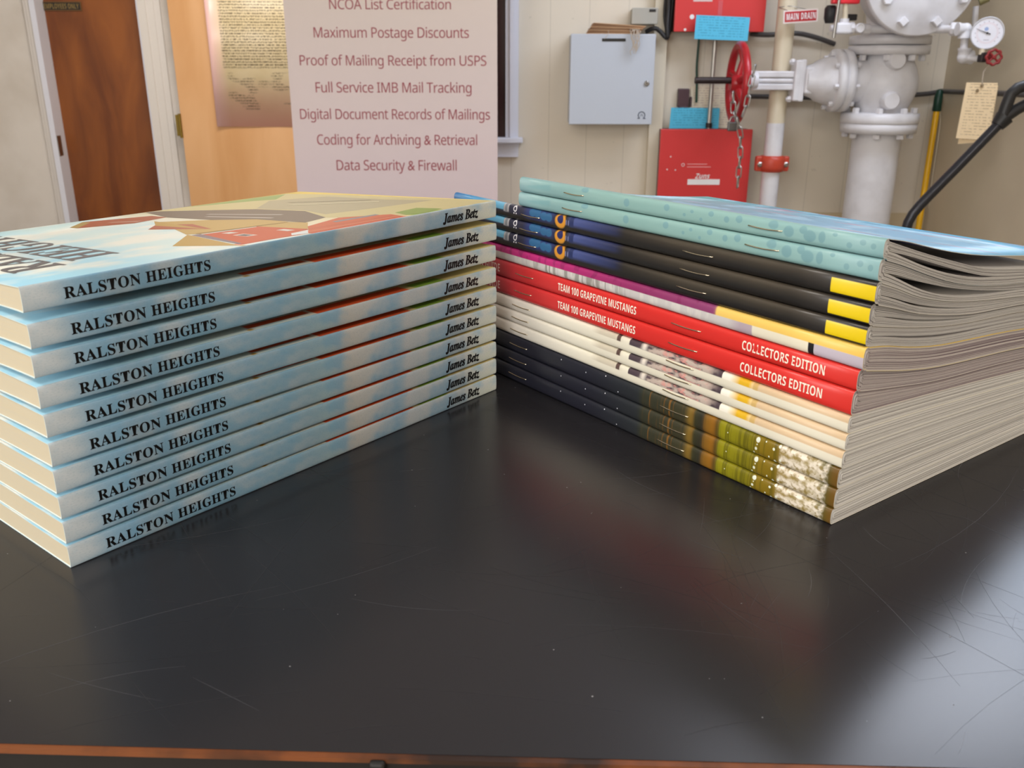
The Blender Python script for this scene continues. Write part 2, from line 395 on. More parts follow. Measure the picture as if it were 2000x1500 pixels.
# ------------------------------------------------------------------ roll-up banner
YN = 3.25
b0, b1 = at(582, 380, YN), at(972, 380, YN); bxa, bxb = b0.x, b1.x
bt = thing('banner_stand', 'pale pink roll-up banner listing mailing services in maroon letters', 'banner', ((bxa+bxb)/2, YN, 0))
cx = (bxa+bxb)/2; hw = (bxb-bxa)/2
P = Paint('banner_print', '#d6c5b9', 0.45)
P.put(P.edge(P.v, 950, 350, True), '#dac8cc')  # brighter, pinker light on the lower sheet put into the colour
m = MB(); vs, uv, fs = [], [], []; NX, NZ = 12, 20
for i in range(NX+1):
    for j in range(NZ+1):
        u = -hw + 2*hw*i/NX; z = .08 + 1.95*j/NZ
        vs.append((u, .004*math.sin(u*6 + z*2), z)); uv.append((u*1000, z*1000))
for i in range(NX):
    for j in range(NZ):
        a = i*(NZ+1)+j; fs.append((a, a+NZ+1, a+NZ+2, a+1))
m.add(vs, fs, 0, uv, True)
v2 = [(x, y+.0015, z) for x, y, z in vs]; m.add(v2, [tuple(reversed(f)) for f in fs], 0, uv, True)
LINES = [('NCOA List Certification', 643, 881, 18, 0), ('Maximum Postage Discounts', 613, 916, 74, 1), ('Proof of Mailing Receipt from USPS', 586, 950, 128, 1), ('Full Service IMB Mail Tracking', 617, 921, 181, 1),
         ('Digital Document Records of Mailings', 587, 957, 233, 1), ('Coding for Archiving & Retrieval', 620, 932, 283, 1), ('Data Security & Firewall', 658, 892, 333, 1)]
for s_, xa, xb, yb, desc in LINES:
    A, B = at(xa, yb, YN), at(xb, yb, YN); wd = B.x - A.x
    t = text2d(sans(s_), wd, None, 0, 0.94, 4)
    capz = (at(xa, yb-21, YN).z - A.z)
    hs = max(y for x, y in t[0]); full = capz*(1.32 if desc else 1.0)
    k = full/hs; t = ([(x, y*k) for x, y in t[0]], t[1]); dz = -capz*.29 if desc else 0
    add_text(m, t, lambda x, y: (A.x - cx + x, .004*math.sin((A.x-cx+x)*6 + (A.z+dz+y)*2) - .0008, A.z + dz + y), 1)
m.build('banner_sheet', [P.done(), mat('maroon_print', '#9b3f4a', 0.5)], bt, False)
m = MB(); m.rbox(-hw-.02, hw+.02, -.06, .06, .012, .09, .01); m.box(-.25, -.2, -.16, .16, 0, .014); m.box(.2, .25, -.16, .16, 0, .014)
m.build('banner_base', GALV, bt)
MB().cyl((0, .03, .085), (0, .03, 2.03), .009).build('support_pole', GALV, bt)
MB().rbox(-hw-.005, hw+.005, -.012, .034, 2.02, 2.05, .004).build('top_rail', GALV, bt)

# ------------------------------------------------------------------ grey wall cabinet and the things around it
A, B = at(1115, 66, 3.46), at(1285, 66, 3.46); z0b = at(1110, 243, 3.46).z
gx0, gx1, gz0, gz1 = A.x, B.x-.006, z0b, A.z; YG = 3.46
GREY = mat('grey_powder_coat', '#bcc2cc', 0.4)
gb = thing('metal_cabinet', 'light grey metal wall cabinet with round lock beside the red cabinets', 'cabinet', ((gx0+gx1)/2, YB, gz0))
gw = (gx1-gx0)/2; gh = gz1-gz0
m = MB(); m.box(-gw+.004, gw-.004, -(YB-YG)+.016, -.001, .003, gh-.003); m.build('cabinet_body', mat('grey_cabinet_body', '#a9adb3', 0.45), gb)
dr = MB().rbox(-gw, gw, -(YB-YG), -(YB-YG)+.018, 0, gh, .003).build('cabinet_door', GREY, gb)
lk = at(1263, 163, YG); ox, oz = (gx0+gx1)/2, gz0
m = MB(); m.lathe([(0, .010), (.006, .0095), (.007, .007)], (lk.x-ox, -(YB-YG)+.001, lk.z-oz), (0, -1, 0), 20); m.box(lk.x-ox-.0012, lk.x-ox+.0012, -(YB-YG)-.0072, -(YB-YG)-.006, lk.z-oz-.004, lk.z-oz+.004, 1)
m.build('lock', [STEEL, BLACK], dr)
p0, p1 = at(1176, 75, YG), at(1222, 81, YG)
MB().box(p0.x-ox, p1.x-ox, -(YB-YG)-.0015, -(YB-YG)+.001, p1.z-oz, p0.z-oz).build('label_slot', mat('black_plate', '#17130d', .4), dr)
lg = at(1253, 225, YG); m = MB(); arc = []
for k in range(25):
    t = -PI*.28 + (PI*1.56)*k/24; arc.append((lg.x-ox + .0125*math.cos(t), -(YB-YG)-.0006, lg.z-oz + .0125*math.sin(t)))
m.tube(arc, .0016, 6); m.tube([(lg.x-ox-.0155, -(YB-YG)-.0006, lg.z-oz-.0115), (lg.x-ox-.006, -(YB-YG)-.0006, lg.z-oz-.0115)], .0016, 6); m.tube([(lg.x-ox+.0155, -(YB-YG)-.0006, lg.z-oz-.0115), (lg.x-ox+.006, -(YB-YG)-.0006, lg.z-oz-.0115)], .0016, 6)
m.tube([(lg.x-ox-.005, -(YB-YG)-.0006, lg.z-oz-.004), (lg.x-ox, -(YB-YG)-.0006, lg.z-oz+.004), (lg.x-ox+.005, -(YB-YG)-.0006, lg.z-oz-.004)], .001, 6)
m.build('emblem', mat('navy_print', '#3c4658', .5), dr)
# bundle of tags on the cabinet
bz = gz1; e0, e1 = at(1148, 60, 3.50), at(1248, 60, 3.50)
bd = thing('tag_bundle', 'bundle of tan card tags with loose strings on the grey cabinet', 'tags', ((e0.x+e1.x)/2, 3.508, bz)); hwid = (e1.x-e0.x)/2
m = MB()
for k in range(7):
    t = .0006 + k*.0040; r = math.radians(-.55*k); M = Matrix.Translation((-.005+.004*k, 0, t+hwid*math.sin(abs(r)))) @ Matrix.Rotation(-r, 4, 'Y') @ Matrix.Rotation(math.radians((k*37) % 7 - 3), 4, 'Z')
    m.box(-hwid, hwid, -.045, .045, 0, .0028, k % 2, M)
m.build('card_tags', [mat('tan_card', '#c99f77', .7), mat('tan_card_dark', '#a97c58', .7)], bd)
m = MB(); random.seed(3)
for k in range(11):
    x = hwid - .008 - .016*random.random()*1.6; L = .055 + .045*random.random(); pts = []
    for i in range(9):
        t = i/8
        pts.append((x + .006*math.sin(t*5 + k) + .010*(random.random()-.5)*t, -.048 - .030*min(1, t*3), .014*(1-min(1, t*3)) + .002 - L*max(0, t-.25)))
    m.tube(pts, .0013, 5)
m.build('loose_strings', mat('string', '#b9ab9a', .8), bd); m = MB()
m.tube([(-.03+.008*math.cos(t), -.048-.024*math.sin(t/2)**.5 if t > 0 else -.048, .012-.03*math.sin(t/2)) for t in [i*2*PI/12 for i in range(13)]], .0009, 5)
m.build('string_loop', mat('string', '', .8), bd)
# junction box
A, B = at(1236, 16, 3.53), at(1283, 46, 3.53)
jb = thing('junction_box', 'small grey square switch box on the wall above the grey cabinet', 'electrical box', ((A.x+B.x)/2, YB, B.z)); w_ = (B.x-A.x)/2; h_ = A.z-B.z
MB().rbox(-w_, w_, -.06, -.001, 0, h_, .004).build('box_body', mat('grey_box_paint', '#a5a399', .5), jb)
m = MB(); m.rbox(-w_-.002, w_+.002, -.067, -.059, -.002, h_+.002, .002); m.build('box_cover', mat('grey_cover_paint', '#aaa89f', .45), jb)
m = MB(); m.rbox(w_-.03, w_-.006, -.07, -.066, h_-.012, h_-.003, .001); m.build('switch_tab', BLACK, jb)
# black cables
def cable(name, pts, r, label, material=BLACK, cat='cable', group=None):
    P_ = [Vector(p) for p in pts]; out = []
    for i in range(len(P_)-1):
        a0 = P_[max(i-1, 0)]; a1 = P_[i]; a2 = P_[i+1]; a3 = P_[min(i+2, len(P_)-1)]
        for k in range(6):
            t = k/6; out.append(.5*((2*a1) + (a2-a0)*t + (2*a0-5*a1+4*a2-a3)*t*t + (3*a1-a0-3*a2+a3)*t**3))
    out.append(P_[-1])
    return tag(MB().tube(out, r, 8).build(name, material), label, cat, group)
cable('cable', [at(1307, -40, 3.53), at(1306, 10, 3.53), at(1303, 50, 3.52), at(1303, 74, 3.52), at(1290, 62, 3.53), at(1278, 55, 3.53), at(1262, 62, 3.55)], .0085, 'thick black cable looping down from above between the grey and red cabinets')
cable('cable', [at(1318, -40, 3.545), at(1312, 20, 3.545), at(1306, 68, 3.54), at(1298, 30, 3.545), at(1304, -40, 3.545)], .006, 'thin black cable running down along the upper red cabinet')
cable('cable', [at(1466, 66, 3.57), at(1500, 68, 3.57), at(1552, 65, 3.57), at(1590, 72, 3.575), at(1630, 86, 3.585)], .009, 'grey black cable running across the wall below the MAIN DRAIN sign', mat('grey_cable', '#4b4848', .35))
cable('cable', [at(1455, 188, 3.58), at(1560, 190, 3.58), at(1660, 192, 3.58), at(1800, 184, 3.58), at(1838, 178, 3.58)], .009, 'black conduit running along the back wall behind the white valve', mat('grey_cable', '', .35))
cable('cable', [at(1838, 178, 3.57), (XR-.02, 3.45, at(1838, 178, 3.57).z), (XR-.02, 3.15, at(1838, 178, 3.57).z+.002), (XR-.02, 2.6, at(1838, 178, 3.57).z)], .009, 'dark conduit running along the side wall behind the manila tag', mat('grey_cable', '', .35))

# red cabinets
def red_cabinet(label, x0, x1, z0, z1, yf):
    c = thing('alarm_cabinet', label, 'cabinet', ((x0+x1)/2, YB, z0), 0, 'red fire alarm cabinets'); hw_ = (x1-x0)/2; h = z1-z0; D = YB - yf
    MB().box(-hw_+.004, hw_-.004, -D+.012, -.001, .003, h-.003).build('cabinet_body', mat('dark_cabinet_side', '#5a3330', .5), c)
    MB().rbox(-hw_, hw_, -D, -D+.014, 0, h, .003).build('cabinet_door', BOXRED, c)
    return c, (x0+x1)/2, z0, -D
A, B = at(1316, 62, 3.50), at(1492, 62, 3.50)
rc, ox, oz, dy = red_cabinet('upper red metal cabinet with blue card taped on its front', A.x, B.x, A.z, A.z+.42, 3.50)
a_, b_ = at(1354, 3, 3.5), at(1392, -8, 3.5)
m = MB(); m.rbox(a_.x-ox, b_.x-ox, dy-.0008, dy+.001, a_.z-oz, b_.z-oz, .0004); m.build('paper_label', mat('pink_label', '#dcc2c0', .5), rc)
m = MB(); q = at(1351.5, 33, 3.5); m.lathe([(0, .009), (.0012, .0085)], (q.x-ox, dy+.0005, q.z-oz), (0, -1, 0), 9); kid(m.build('chipped_paint', WHITE, rc), 'white spot of chipped paint'); q = at(1338, 58, 3.5); m = MB(); m.lathe([(0, .006), (.001, .005)], (q.x-ox, dy+.0005, q.z-oz), (0, -1, 0), 5)
kid(m.build('chipped_paint', WHITE, rc), 'small white chip at the lower edge'); q = at(1407, 12, 3.5)
m = MB(); m.box(q.x-ox-.008, q.x-ox+.008, dy-.0005, dy+.001, q.z-oz-.06, q.z-oz+.02); m.build('adhesive_tape', mat('clear_tape', '#cf5a62', .2), rc)
A, B = at(1291, 252, 3.50), at(1471, 253, 3.50)
rc2, ox, oz, dy = red_cabinet('lower red metal cabinet with white lettering below the hand wheel', A.x, B.x, A.z-.40, A.z, 3.50)
m = MB()
q0, q1 = at(1343, 350, 3.5), at(1405, 361, 3.5); m.rbox(q0.x-ox, q1.x-ox, dy-.0008, dy+.001, q1.z-oz, q0.z-oz, .0004)
kid(m.build('white_bar', WHITE, rc2), 'white bar'); m = MB()
q0 = at(1357, 349, 3.5); add_text(m, text2d(bold_sans('Zuns'), .058, .020, 0, 1.0, 3, .3), lambda x, y: (q0.x-ox+x, dy-.0006, q0.z-oz+y), 0)
kid(m.build('white_lettering', WHITE, rc2), 'white lettering'); m = MB()
q0 = at(1334, 322, 3.5); m.tube([(q0.x-ox+.0055*math.cos(t), dy-.0002, q0.z-oz+.0055*math.sin(t)) for t in [k*2*PI/16 for k in range(16)]], .0011, 6, 0, True)
for k, (xa, xb, yy) in enumerate(((1342, 1381, 320.5), (1342, 1388, 326))):
    q0, q1 = at(xa, yy, 3.5), at(xb, yy, 3.5); m.box(q0.x-ox, q1.x-ox, dy-.0006, dy+.001, q0.z-oz-.0011, q0.z-oz+.0011, 1)
kid(m.build('label_print', [WHITE, mat('pale_red_print', '#efb0b0', .5)], rc2), 'pale round mark and fine print')
for xa, ya in ((1310, 306), (1303, 331), (1319, 332)):
    q0 = at(xa, ya, 3.5); m = MB(); m.lathe([(0, .0032), (.001, .0025)], (q0.x-ox, dy+.0004, q0.z-oz), (0, -1, 0), 6); kid(m.build('chipped_paint', WHITE, rc2), 'white chip')

# blue inspection cards
def printed_card(name, base, ink, amt=.5):
    P = Paint(name, base, 0.55)
    row = P.math('FRACT', P.math('DIVIDE', P.v, 9.0))
    ln = P.math('MULTIPLY', P.edge(row, .35, .06), P.edge(row, .65, .06, True))
    k = P.math('MULTIPLY', P.math('MULTIPLY', ln, P.noise(.12, .05, .44, .52, 2, 3)), P.mask(u0=12, u1=180, v0=9, v1=200, su=2, sv=2))
    P.put(P.math('MULTIPLY', k, amt), ink); return P.done()
BLUE = printed_card('blue_card', '#4cb4d6', '#2a7ea4', .8)
def sheet(name, corners, label, cat, material, group=None, curl=.0, push=.0012):
    """corners tl tr br bl as points; a thin bent sheet"""
    tl, tr, br, bl = [Vector(c) for c in corners]; vs, uv, fs = [], [], []; N = 10; w_ = (tr-tl).length*1000; h_ = (bl-tl).length*1000
    nrm = (tr-tl).cross(bl-tl).normalized()
    for i in range(N+1):
        for j in range(5):
            s_, t_ = i/N, j/4; p = (tl*(1-s_)+tr*s_)*(1-t_) + (bl*(1-s_)+br*s_)*t_
            p = p + nrm*curl*math.sin(PI*s_); vs.append(p); uv.append((s_*w_, (1-t_)*h_))
    for i in range(N):
        for j in range(4):
            a = i*5+j; fs.append((a, a+1, a+6, a+5))
    m = MB(); m.add(vs, fs, 0, uv, True); m.add([v + nrm*push for v in vs], [tuple(reversed(f)) for f in fs], 0, uv, True)
    return tag(m.build(name, material, None, False), label, cat, group)
sheet('inspection_card', [at(1360, 29, 3.47), at(1465, 34, 3.47), at(1460, 80, 3.46), at(1356, 76, 3.46)], 'bright blue printed card taped across the lower edge of the upper red cabinet', 'card', BLUE, 'blue inspection cards')
sheet('inspection_card', [at(1311, 210, 3.553), at(1406, 211, 3.553), at(1403, 251, 3.545), at(1307, 251, 3.545)], 'blue printed card standing on the lower red cabinet behind the conduit', 'card', BLUE, 'blue inspection cards')
sheet('letter_sheet', [at(1350, 168, 3.594), at(1432, 169, 3.594), at(1428, 250, 3.592), at(1346, 250, 3.592)], 'cream paper notice on the wall behind the red hand wheel', 'paper', printed_card('typed_paper', '#e2d6bf', '#a08080', .6))
m = MB(); a_, b_ = at(1325, 173, 3.58), at(1344, 209, 3.58)
m.rbox(a_.x, b_.x, 3.572, 3.598, b_.z-.0, a_.z, .003); m.rbox(b_.x+.006, b_.x+.013, 3.58, 3.598, b_.z, a_.z-.03, .002)
m.rbox(a_.x+.004, b_.x-.004, 3.566, 3.574, b_.z-.085, b_.z+.003, .003)
tag(m.build('key_holder', mat('brown_leather', '#4a3238', .5)), 'dark brown strap holder on the wall above the lower blue card', 'holder')
# conduit and green wire
a_ = at(1385, 252, 3.52); m = MB(); m.cyl((a_.x, 3.53, a_.z+.001), (a_.x, 3.53, at(1395, 62, 3.53).z-.001), .0085, 16)
cd = m.build('conduit', GALV); tag(cd, 'thin shiny metal conduit between the two red cabinets', 'conduit')
m = MB()
for zz in (a_.z+.004, at(1395, 62, 3.53).z-.022): MB().cyl((a_.x, 3.53, zz), (a_.x, 3.53, zz+.018), .0125, 12).build('conduit_fitting', IRON, cd)
cable('cable', [at(1366, 66, 3.57), at(1364, 90, 3.57), at(1361, 130, 3.575), at(1361, 165, 3.58), at(1360, 200, 3.585)], .0045, 'dark green wire hanging on the wall between the red cabinets', mat('green_wire', '#1d4436', .4))

# ------------------------------------------------------------------ drain pipe
ax = at(1524, 150, 3.43).x; YD = 3.43; r = .033
zc = at(1510, 321, YD-.03).z
dp = thing('drain_pipe', 'slim vertical drain pipe with an orange red clamp coupling', 'pipe', (ax, YD, 0))
m = MB(); m.cyl((0, 0, 0), (0, 0, zc-.02), r, 24); m.build('lower_pipe', WHITE_PIPE, dp)
m = MB(); m.cyl((0, 0, zc-.01), (0, 0, at(1515, 240, YD).z), r, 24); m.build('middle_pipe', WHITE_PIPE, dp)
m = MB(); m.cyl((0, 0, at(1515, 240, YD).z), (0, 0, ZC-.01), r*1.01, 24); kid(m.build('upper_pipe', CREAM_PIPE, dp), 'upper pipe tinted cream for warm light')  # warm light on the upper length put into the colour
m = MB(); m.lathe([(-.030, r+.002), (-.028, r+.012), (-.012, r+.014), (0, r+.015), (.012, r+.014), (.028, r+.012), (.030, r+.002)], (0, 0, zc), (0, 0, 1), 28)
for s_ in (-1, 1): m.rbox(s_*(r+.006)-.014+s_*.010, s_*(r+.006)+.014+s_*.010, -.014, .014, zc-.028, zc+.028, .006)
cp = m.build('clamp_coupling', mat('orange_red_enamel', '#c2432e', .4), dp)
for s_ in (-1, 1):
    m = MB(); m.lathe([(0, .010), (.008, .010), (.010, .006)], (s_*(r+.016), -.013, zc-.002), (0, -1, 0), 6, smooth=False); m.build('bolt', STEEL, cp)
# MAIN DRAIN sign
sgn = [at(1530, 21, 3.36), at(1598, 16, 3.36), at(1597, 42, 3.36), at(1530, 46, 3.36)]
o_ = (sgn[0]+sgn[2])/2; ex = ((sgn[1]-sgn[0])+(sgn[2]-sgn[3]))*.5; w_ = ex.length; ex.normalize(); h_ = ((sgn[0]-sgn[3]).length+(sgn[1]-sgn[2]).length)/2
ey = Vector((0, -1, 0)); ez = ex.cross(-ey).normalized(); ez = Vector((-ex.z, 0, ex.x))
def onsign(x, y, d): return o_ + ex*x + ez*y + Vector((0, -d, 0))
ms = thing('drain_sign', 'red plate with white MAIN DRAIN lettering on the drain pipe', 'sign', o_)
loc = lambda p: p - o_
m = MB(); m.prism([(-w_/2, -h_/2), (w_/2, -h_/2), (w_/2, h_/2), (-w_/2, h_/2)], lambda x, y, t: loc(onsign(x, y, t)), -.001, .001, 0)
k = .88; m.prism([(-w_/2*k-.002, -h_/2*k+.002), (w_/2*k+.002, -h_/2*k+.002), (w_/2*k+.002, h_/2*k-.002), (-w_/2*k-.002, h_/2*k-.002)], lambda x, y, t: loc(onsign(x, y, t)), .001, .0016, 1)
add_text(m, text2d(bold_sans('MAIN DRAIN'), w_*.84, h_*.5, 0, 1.12), lambda x, y: loc(onsign(x-w_*.41, y-h_*.25, .002)), 2)
m.build('sign_plate', [mat('sign_white', '#e8dcd6', .4), mat('sign_red', '#b8202a', .4), WHITE], ms)
MB().tube([loc(onsign(-w_*.3, h_/2-.004, 0)), Vector((ax-r-.003, YD-r*.6, o_.z+h_/2+.01))-o_, Vector((ax, YD-r-.002, o_.z+h_/2+.014))-o_, Vector((ax+r+.003, YD-r*.6, o_.z+h_/2+.01))-o_, loc(onsign(w_*.25, h_/2-.004, 0))], .0012, 6).build('hanging_wire', STEEL, ms)

# ------------------------------------------------------------------ riser, gate valve, check valve
YV = 3.38; vx = 1.348
def Z(py): return at(1720, py, YV).z
def hexbolt(mb, p, axis, r=.012, h=.014, n=6, mi=0): mb.lathe([(0, r), (h*.85, r), (h, r*.8)], p, axis, n, mi, True, False)
rp = thing('riser_pipe', 'thick white vertical riser pipe topped by a bolted flange', 'pipe', (vx, YV, 0))
zf = Z(233)
m = MB(); m.cyl((0, 0, 0), (0, 0, zf-.045), .086, 40); m.build('pipe', WHITE_PIPE, rp)
m = MB(); m.lathe([(-.050, .10), (-.046, .132), (-.014, .134), (-.012, .128)], (0, 0, zf), (0, 0, 1), 48); m.build('flange', WHITE_PIPE, rp)
for k in range(8):
    t = 2*PI*(k+.5)/8; m = MB(); hexbolt(m, (.112*math.cos(t), .112*math.sin(t), zf-.049), (0, 0, -1), .013, .016); m.build('bolt', WHITE_PIPE, rp)
gv = thing('gate_valve', 'white gate valve lying sideways with a large red hand wheel', 'valve', (vx, YV, zf))
zt = Z(92) - zf; zm = Z(158) - zf
m = MB(); m.lathe([(-.012, .134), (-.010, .136), (.022, .136), (.026, .10)], (0, 0, 0), (0, 0, 1), 48); m.build('flange', WHITE_PIPE, gv)
m = MB(); m.lathe([(-.028, .10), (-.024, .138), (.003, .138), (.004, .13)], (0, 0, zt), (0, 0, 1), 48); m.build('flange', WHITE_PIPE, gv)
prof = []
for k in range(17):
    t = k/16; prof.append((.015 + t*(zt-.035), .082 + .034*math.sin(PI*t)**1.3))
m = MB(); m.lathe(prof, (0, 0, 0), (0, 0, 1), 40)
fx = at(1650, 160, YV-.02).x - vx
m.lathe([(0, .082), (-fx*.5, .078), (-fx-.02, .080)], (0, 0, zm), (-1, 0, 0), 40)
for px, py in ((1753, 118), (1741, 197)):
    q = at(px, py, YV-.118); m.lathe([(0, .034), (.045, .030), (.050, .026)], (q.x-vx, -.075, q.z-zf), (0, -1, 0), 24)
m.build('valve_body', WHITE_PIPE, gv)
for k in range(8):
    t = 2*PI*(k+.5)/8
    m = MB(); hexbolt(m, (.114*math.cos(t), .114*math.sin(t), .024), (0, 0, 1), .013, .018); m.build('bolt', WHITE_PIPE, gv)
    m = MB(); hexbolt(m, (.114*math.cos(t), .114*math.sin(t), zt-.027), (0, 0, -1), .013, .020); m.build('bolt', WHITE_PIPE, gv)
# bonnet along -x
xa = at(1666, 160, YV-.06).x - vx; xb = at(1592, 160, YV-.06).x - vx; xc = at(1560, 160, YV-.04).x - vx; xd = at(1466, 160, YV).x - vx; xw = at(1441, 160, YV).x - vx; xe = at(1337, 160, YV).x - vx
m = MB(); m.lathe([(0, .095), (.003, .108), (.026, .108), (.028, .102), (.031, .102), (.033, .108), (.058, .108), (.062, .09)], (xa, 0, zm), (-1, 0, 0), 40)
m.build('bonnet_flange', WHITE_PIPE, gv)
m = MB(); m.lathe([(.055, .088), (.085, .080), (.11, .072), (xa-xb-.008, .060), (xa-xb+.02, .050)], (xa, 0, zm), (-1, 0, 0), 32)
m.rbox(xb-.028, xb+.010, -.040, .040, zm-.046, zm+.046, .008); m.build('bonnet', WHITE_PIPE, gv)
for k in range(8):
    t = 2*PI*(k+.25)/8
    for s_ in (0, .062):
        m = MB(); hexbolt(m, (xa-s_, .094*math.cos(t), zm+.094*math.sin(t)), (1 if s_ == 0 else -1, 0, 0), .009, .014); m.build('bolt', WHITE_PIPE, gv)
m = MB()
for zz in (.048, -.048):
    m.rbox(xd, xc-.0, -.016, .016, zm+zz*.45-.011, zm+zz*.45+.011, .004)
m.rbox(xc-.012, xc+.012, -.03, .03, zm-.070, zm+.070, .005); m.rbox(xb-.045, xb-.026, -.03, .03, zm-.072, zm+.072, .005)
m.lathe([(0, .030), (.02, .034), (.05, .028)], (xd+.022, 0, zm), (-1, 0, 0), 24)
m.build('yoke', WHITE_PIPE, gv)
m = MB(); m.cyl((xb-.01, -.004, zm), (xd, -.004, zm), .0095, 16); kid(m.build('stem', WHITE_PIPE, gv), 'white painted valve stem')
for zz in (-1, 1):
    m = MB(); m.cyl((xb-.02, 0, zm+zz*.064), (xc-.028, 0, zm+zz*.064), .0065, 10); hexbolt(m, (xc-.012, 0, zm+zz*.064), (-1, 0, 0), .012, .012); m.build('bolt', WHITE_PIPE, gv)
m = MB(); prof = [(0, .0125)]
for k in range(40): prof += [(.001 + k*.0051, .0125), (.0035 + k*.0051, .0112)]
m.lathe([p for p in prof if p[0] < xd-xe+.0], (xd, 0, zm), (-1, 0, 0), 16); kid(m.build('threaded_stem', IRON, gv), 'dark threaded stem end')
m = MB(); R = .130; zwh = zm - .010
m.tube([(xw, R*math.cos(t), zwh+R*math.sin(t)) for t in [k*2*PI/48 for k in range(48)]], .0145, 14, 0, True)
m.lathe([(-.022, .026), (-.018, .031), (.018, .031), (.026, .022)], (xw, 0, zwh), (-1, 0, 0), 24)
for k in range(5):
    t = 2*PI*k/5 + PI/2
    m.tube([(xw, .026*math.cos(t), zwh+.026*math.sin(t)), (xw+.012, .08*math.cos(t), zwh+.08*math.sin(t)), (xw, (R-.004)*math.cos(t), zwh+(R-.004)*math.sin(t))], [.013, .010, .011], 10)
m.build('hand_wheel', RED, gv)
# chain through the wheel
def link(mb, c, d, roll, L=.021, r=.0085, w=.0024):
    d = Vector(d).normalized(); q = d.to_track_quat('Z', 'Y').to_matrix() @ Matrix.Rotation(roll, 3, 'Z'); pts = []
    for k in range(20):
        t = 2*PI*k/20; pts.append(Vector(c) + q @ Vector((r*math.cos(t), 0, r*math.sin(t) + (L-r)*(1 if math.sin(t) > 1e-6 else -1 if math.sin(t) < -1e-6 else 0))))
    mb.tube(pts, w, 7, 0, True)
def chain(mb, path, pitch=.034):
    P_ = [Vector(p) for p in path]; d = 0; n = 0; need = 0
    for i in range(len(P_)-1):
        seg = P_[i+1]-P_[i]; L = seg.length
        while need <= L:
            link(mb, P_[i]+seg*(need/L), seg, (n % 2)*PI/2 + .5); n += 1; need += pitch
        need -= L
yc = YV-.165
m = MB()
chain(m, [at(1473, 138, yc), at(1465, 170, yc), at(1458, 205, yc), at(1446, 236, yc)])
chain(m, [at(1432, 190, yc), at(1432, 215, yc), at(1441, 238, yc)])
chain(m, [at(1442, 240, yc-.012), at(1446, 262, yc-.012), at(1446, 300, yc-.012), at(1443, 335, yc-.012), at(1440, 366, yc-.012)])
lock_c = at(1430, 246, yc+.015)
ch = m.build('chain', STEEL); tag(ch, 'steel chain dangling from the red hand wheel', 'chain')
m = MB(); m.rbox(lock_c.x-.016, lock_c.x+.016, lock_c.y-.008, lock_c.y+.008, lock_c.z-.018, lock_c.z+.014, .004)
kk = m.build('padlock', mat('padlock_steel', '#6f6d6b', .4, .8)); tag(kk, 'small dark padlock on the chain above the lower red cabinet', 'padlock')
m = MB(); m.tube([(lock_c.x+.010*math.cos(t), lock_c.y, lock_c.z+.014+.018*math.sin(t)) for t in [k*PI/10 for k in range(11)]], .0028, 7); m.build('shackle', STEEL, kk)
# check valve with its round bolted cover
cvc = at(1797, -43, 3.18); cz = Z(72)
cz = zf + zt + .032
cv = thing('check_valve', 'white check valve with round bolted front cover above the gate valve', 'valve', (vx, YV, cz))
L_ = lambda p: Vector(p) - Vector((vx, YV, cz))
tilt = Vector((-.06, -1, .03)).normalized(); cR = .180
cz_ = 0
m = MB(); m.lathe([(-.20, .12), (-.16, .150), (-.03, .152), (-.030, .172), (-.006, .174)], L_(cvc), tilt, 48); m.lathe([(0, .090), (.03, .084), (.12, .10)], (0, 0, .004), (0, 0, 1), 36)
m.lathe([(-.026, .10), (-.024, .138), (.004, .138), (.008, .12)], (0, 0, -.0), (0, 0, 1), 48); m.cyl((0, 0, .40), (0, 0, ZC-cz-.005), .086, 36)
m.lathe([(.32, .13), (.40, .10), (.42, .09)], (0, 0, 0), (0, 0, 1), 36); m.build('valve_body', WHITE_PIPE, cv)
m = MB(); m.lathe([(-.006, cR*.98), (-.002, cR), (.024, cR), (.028, cR-.004), (.028, .124), (.0292, .1225), (.0292, .118), (.032, .114), (.034, .05)], L_(cvc), tilt, 64); m.build('front_cover', WHITE_PIPE, cv)
q_ = tilt.to_track_quat('Z', 'Y').to_matrix()
for px, py in ((1762, 43), (1826, 43), (1733, 0), (1879, -2)):
    q = at(px, py, cvc.y-.03); d = L_(q); off = (d - L_(cvc)).dot(tilt); base = d + tilt*(.027-off)
    m = MB(); hexbolt(m, base, tilt, .0175, .020, 4 if py > 20 else 6); m.build('bolt', WHITE_PIPE, cv)
# gauge piping
gy = 3.24
pg = thing('gauge_piping', 'thin white pipe run with ball valve below the round valve cover', 'pipe', at(1700, 57, gy))
o_ = Vector(pg.location); L_ = lambda p: Vector(p) - o_
e = at(1886, 56, 3.06)
m = MB(); m.tube([L_(at(1672, 57, gy)), L_(at(1780, 57, gy)), L_(at(1850, 57, 3.12)), L_(e)], .0125, 14); m.tube([L_(e), L_(at(1881, 112, 3.06))], .0120, 14)
m.tube([L_(at(1881, 113, 3.06)), L_(at(1915, 115, 3.02))], .0100, 14); m.build('thin_pipe', WHITE_PIPE, pg)
for px, py, yy, rr in ((1886, 57, 3.06, .019), (1882, 112, 3.06, .020)):
    q = L_(at(px, py, yy)); m = MB(); b = bmesh.new(); bmesh.ops.create_uvsphere(b, u_segments=20, v_segments=12, radius=rr); m.bm(b, 0, Matrix.Translation(q), True)
    d1 = Vector((0, 0, -1 if py < 80 else 1)); d2_ = Vector((-1 if py < 80 else 1, 0, 0))
    m.lathe([(0, rr*.95), (.018, rr*.95), (.022, rr*1.08), (.028, rr*1.08)], q, d1, 20); m.lathe([(0, rr*.95), (.018, rr*.95), (.022, rr*1.08), (.028, rr*1.08)], q, d2_, 20); m.build('elbow', WHITE_PIPE, pg)
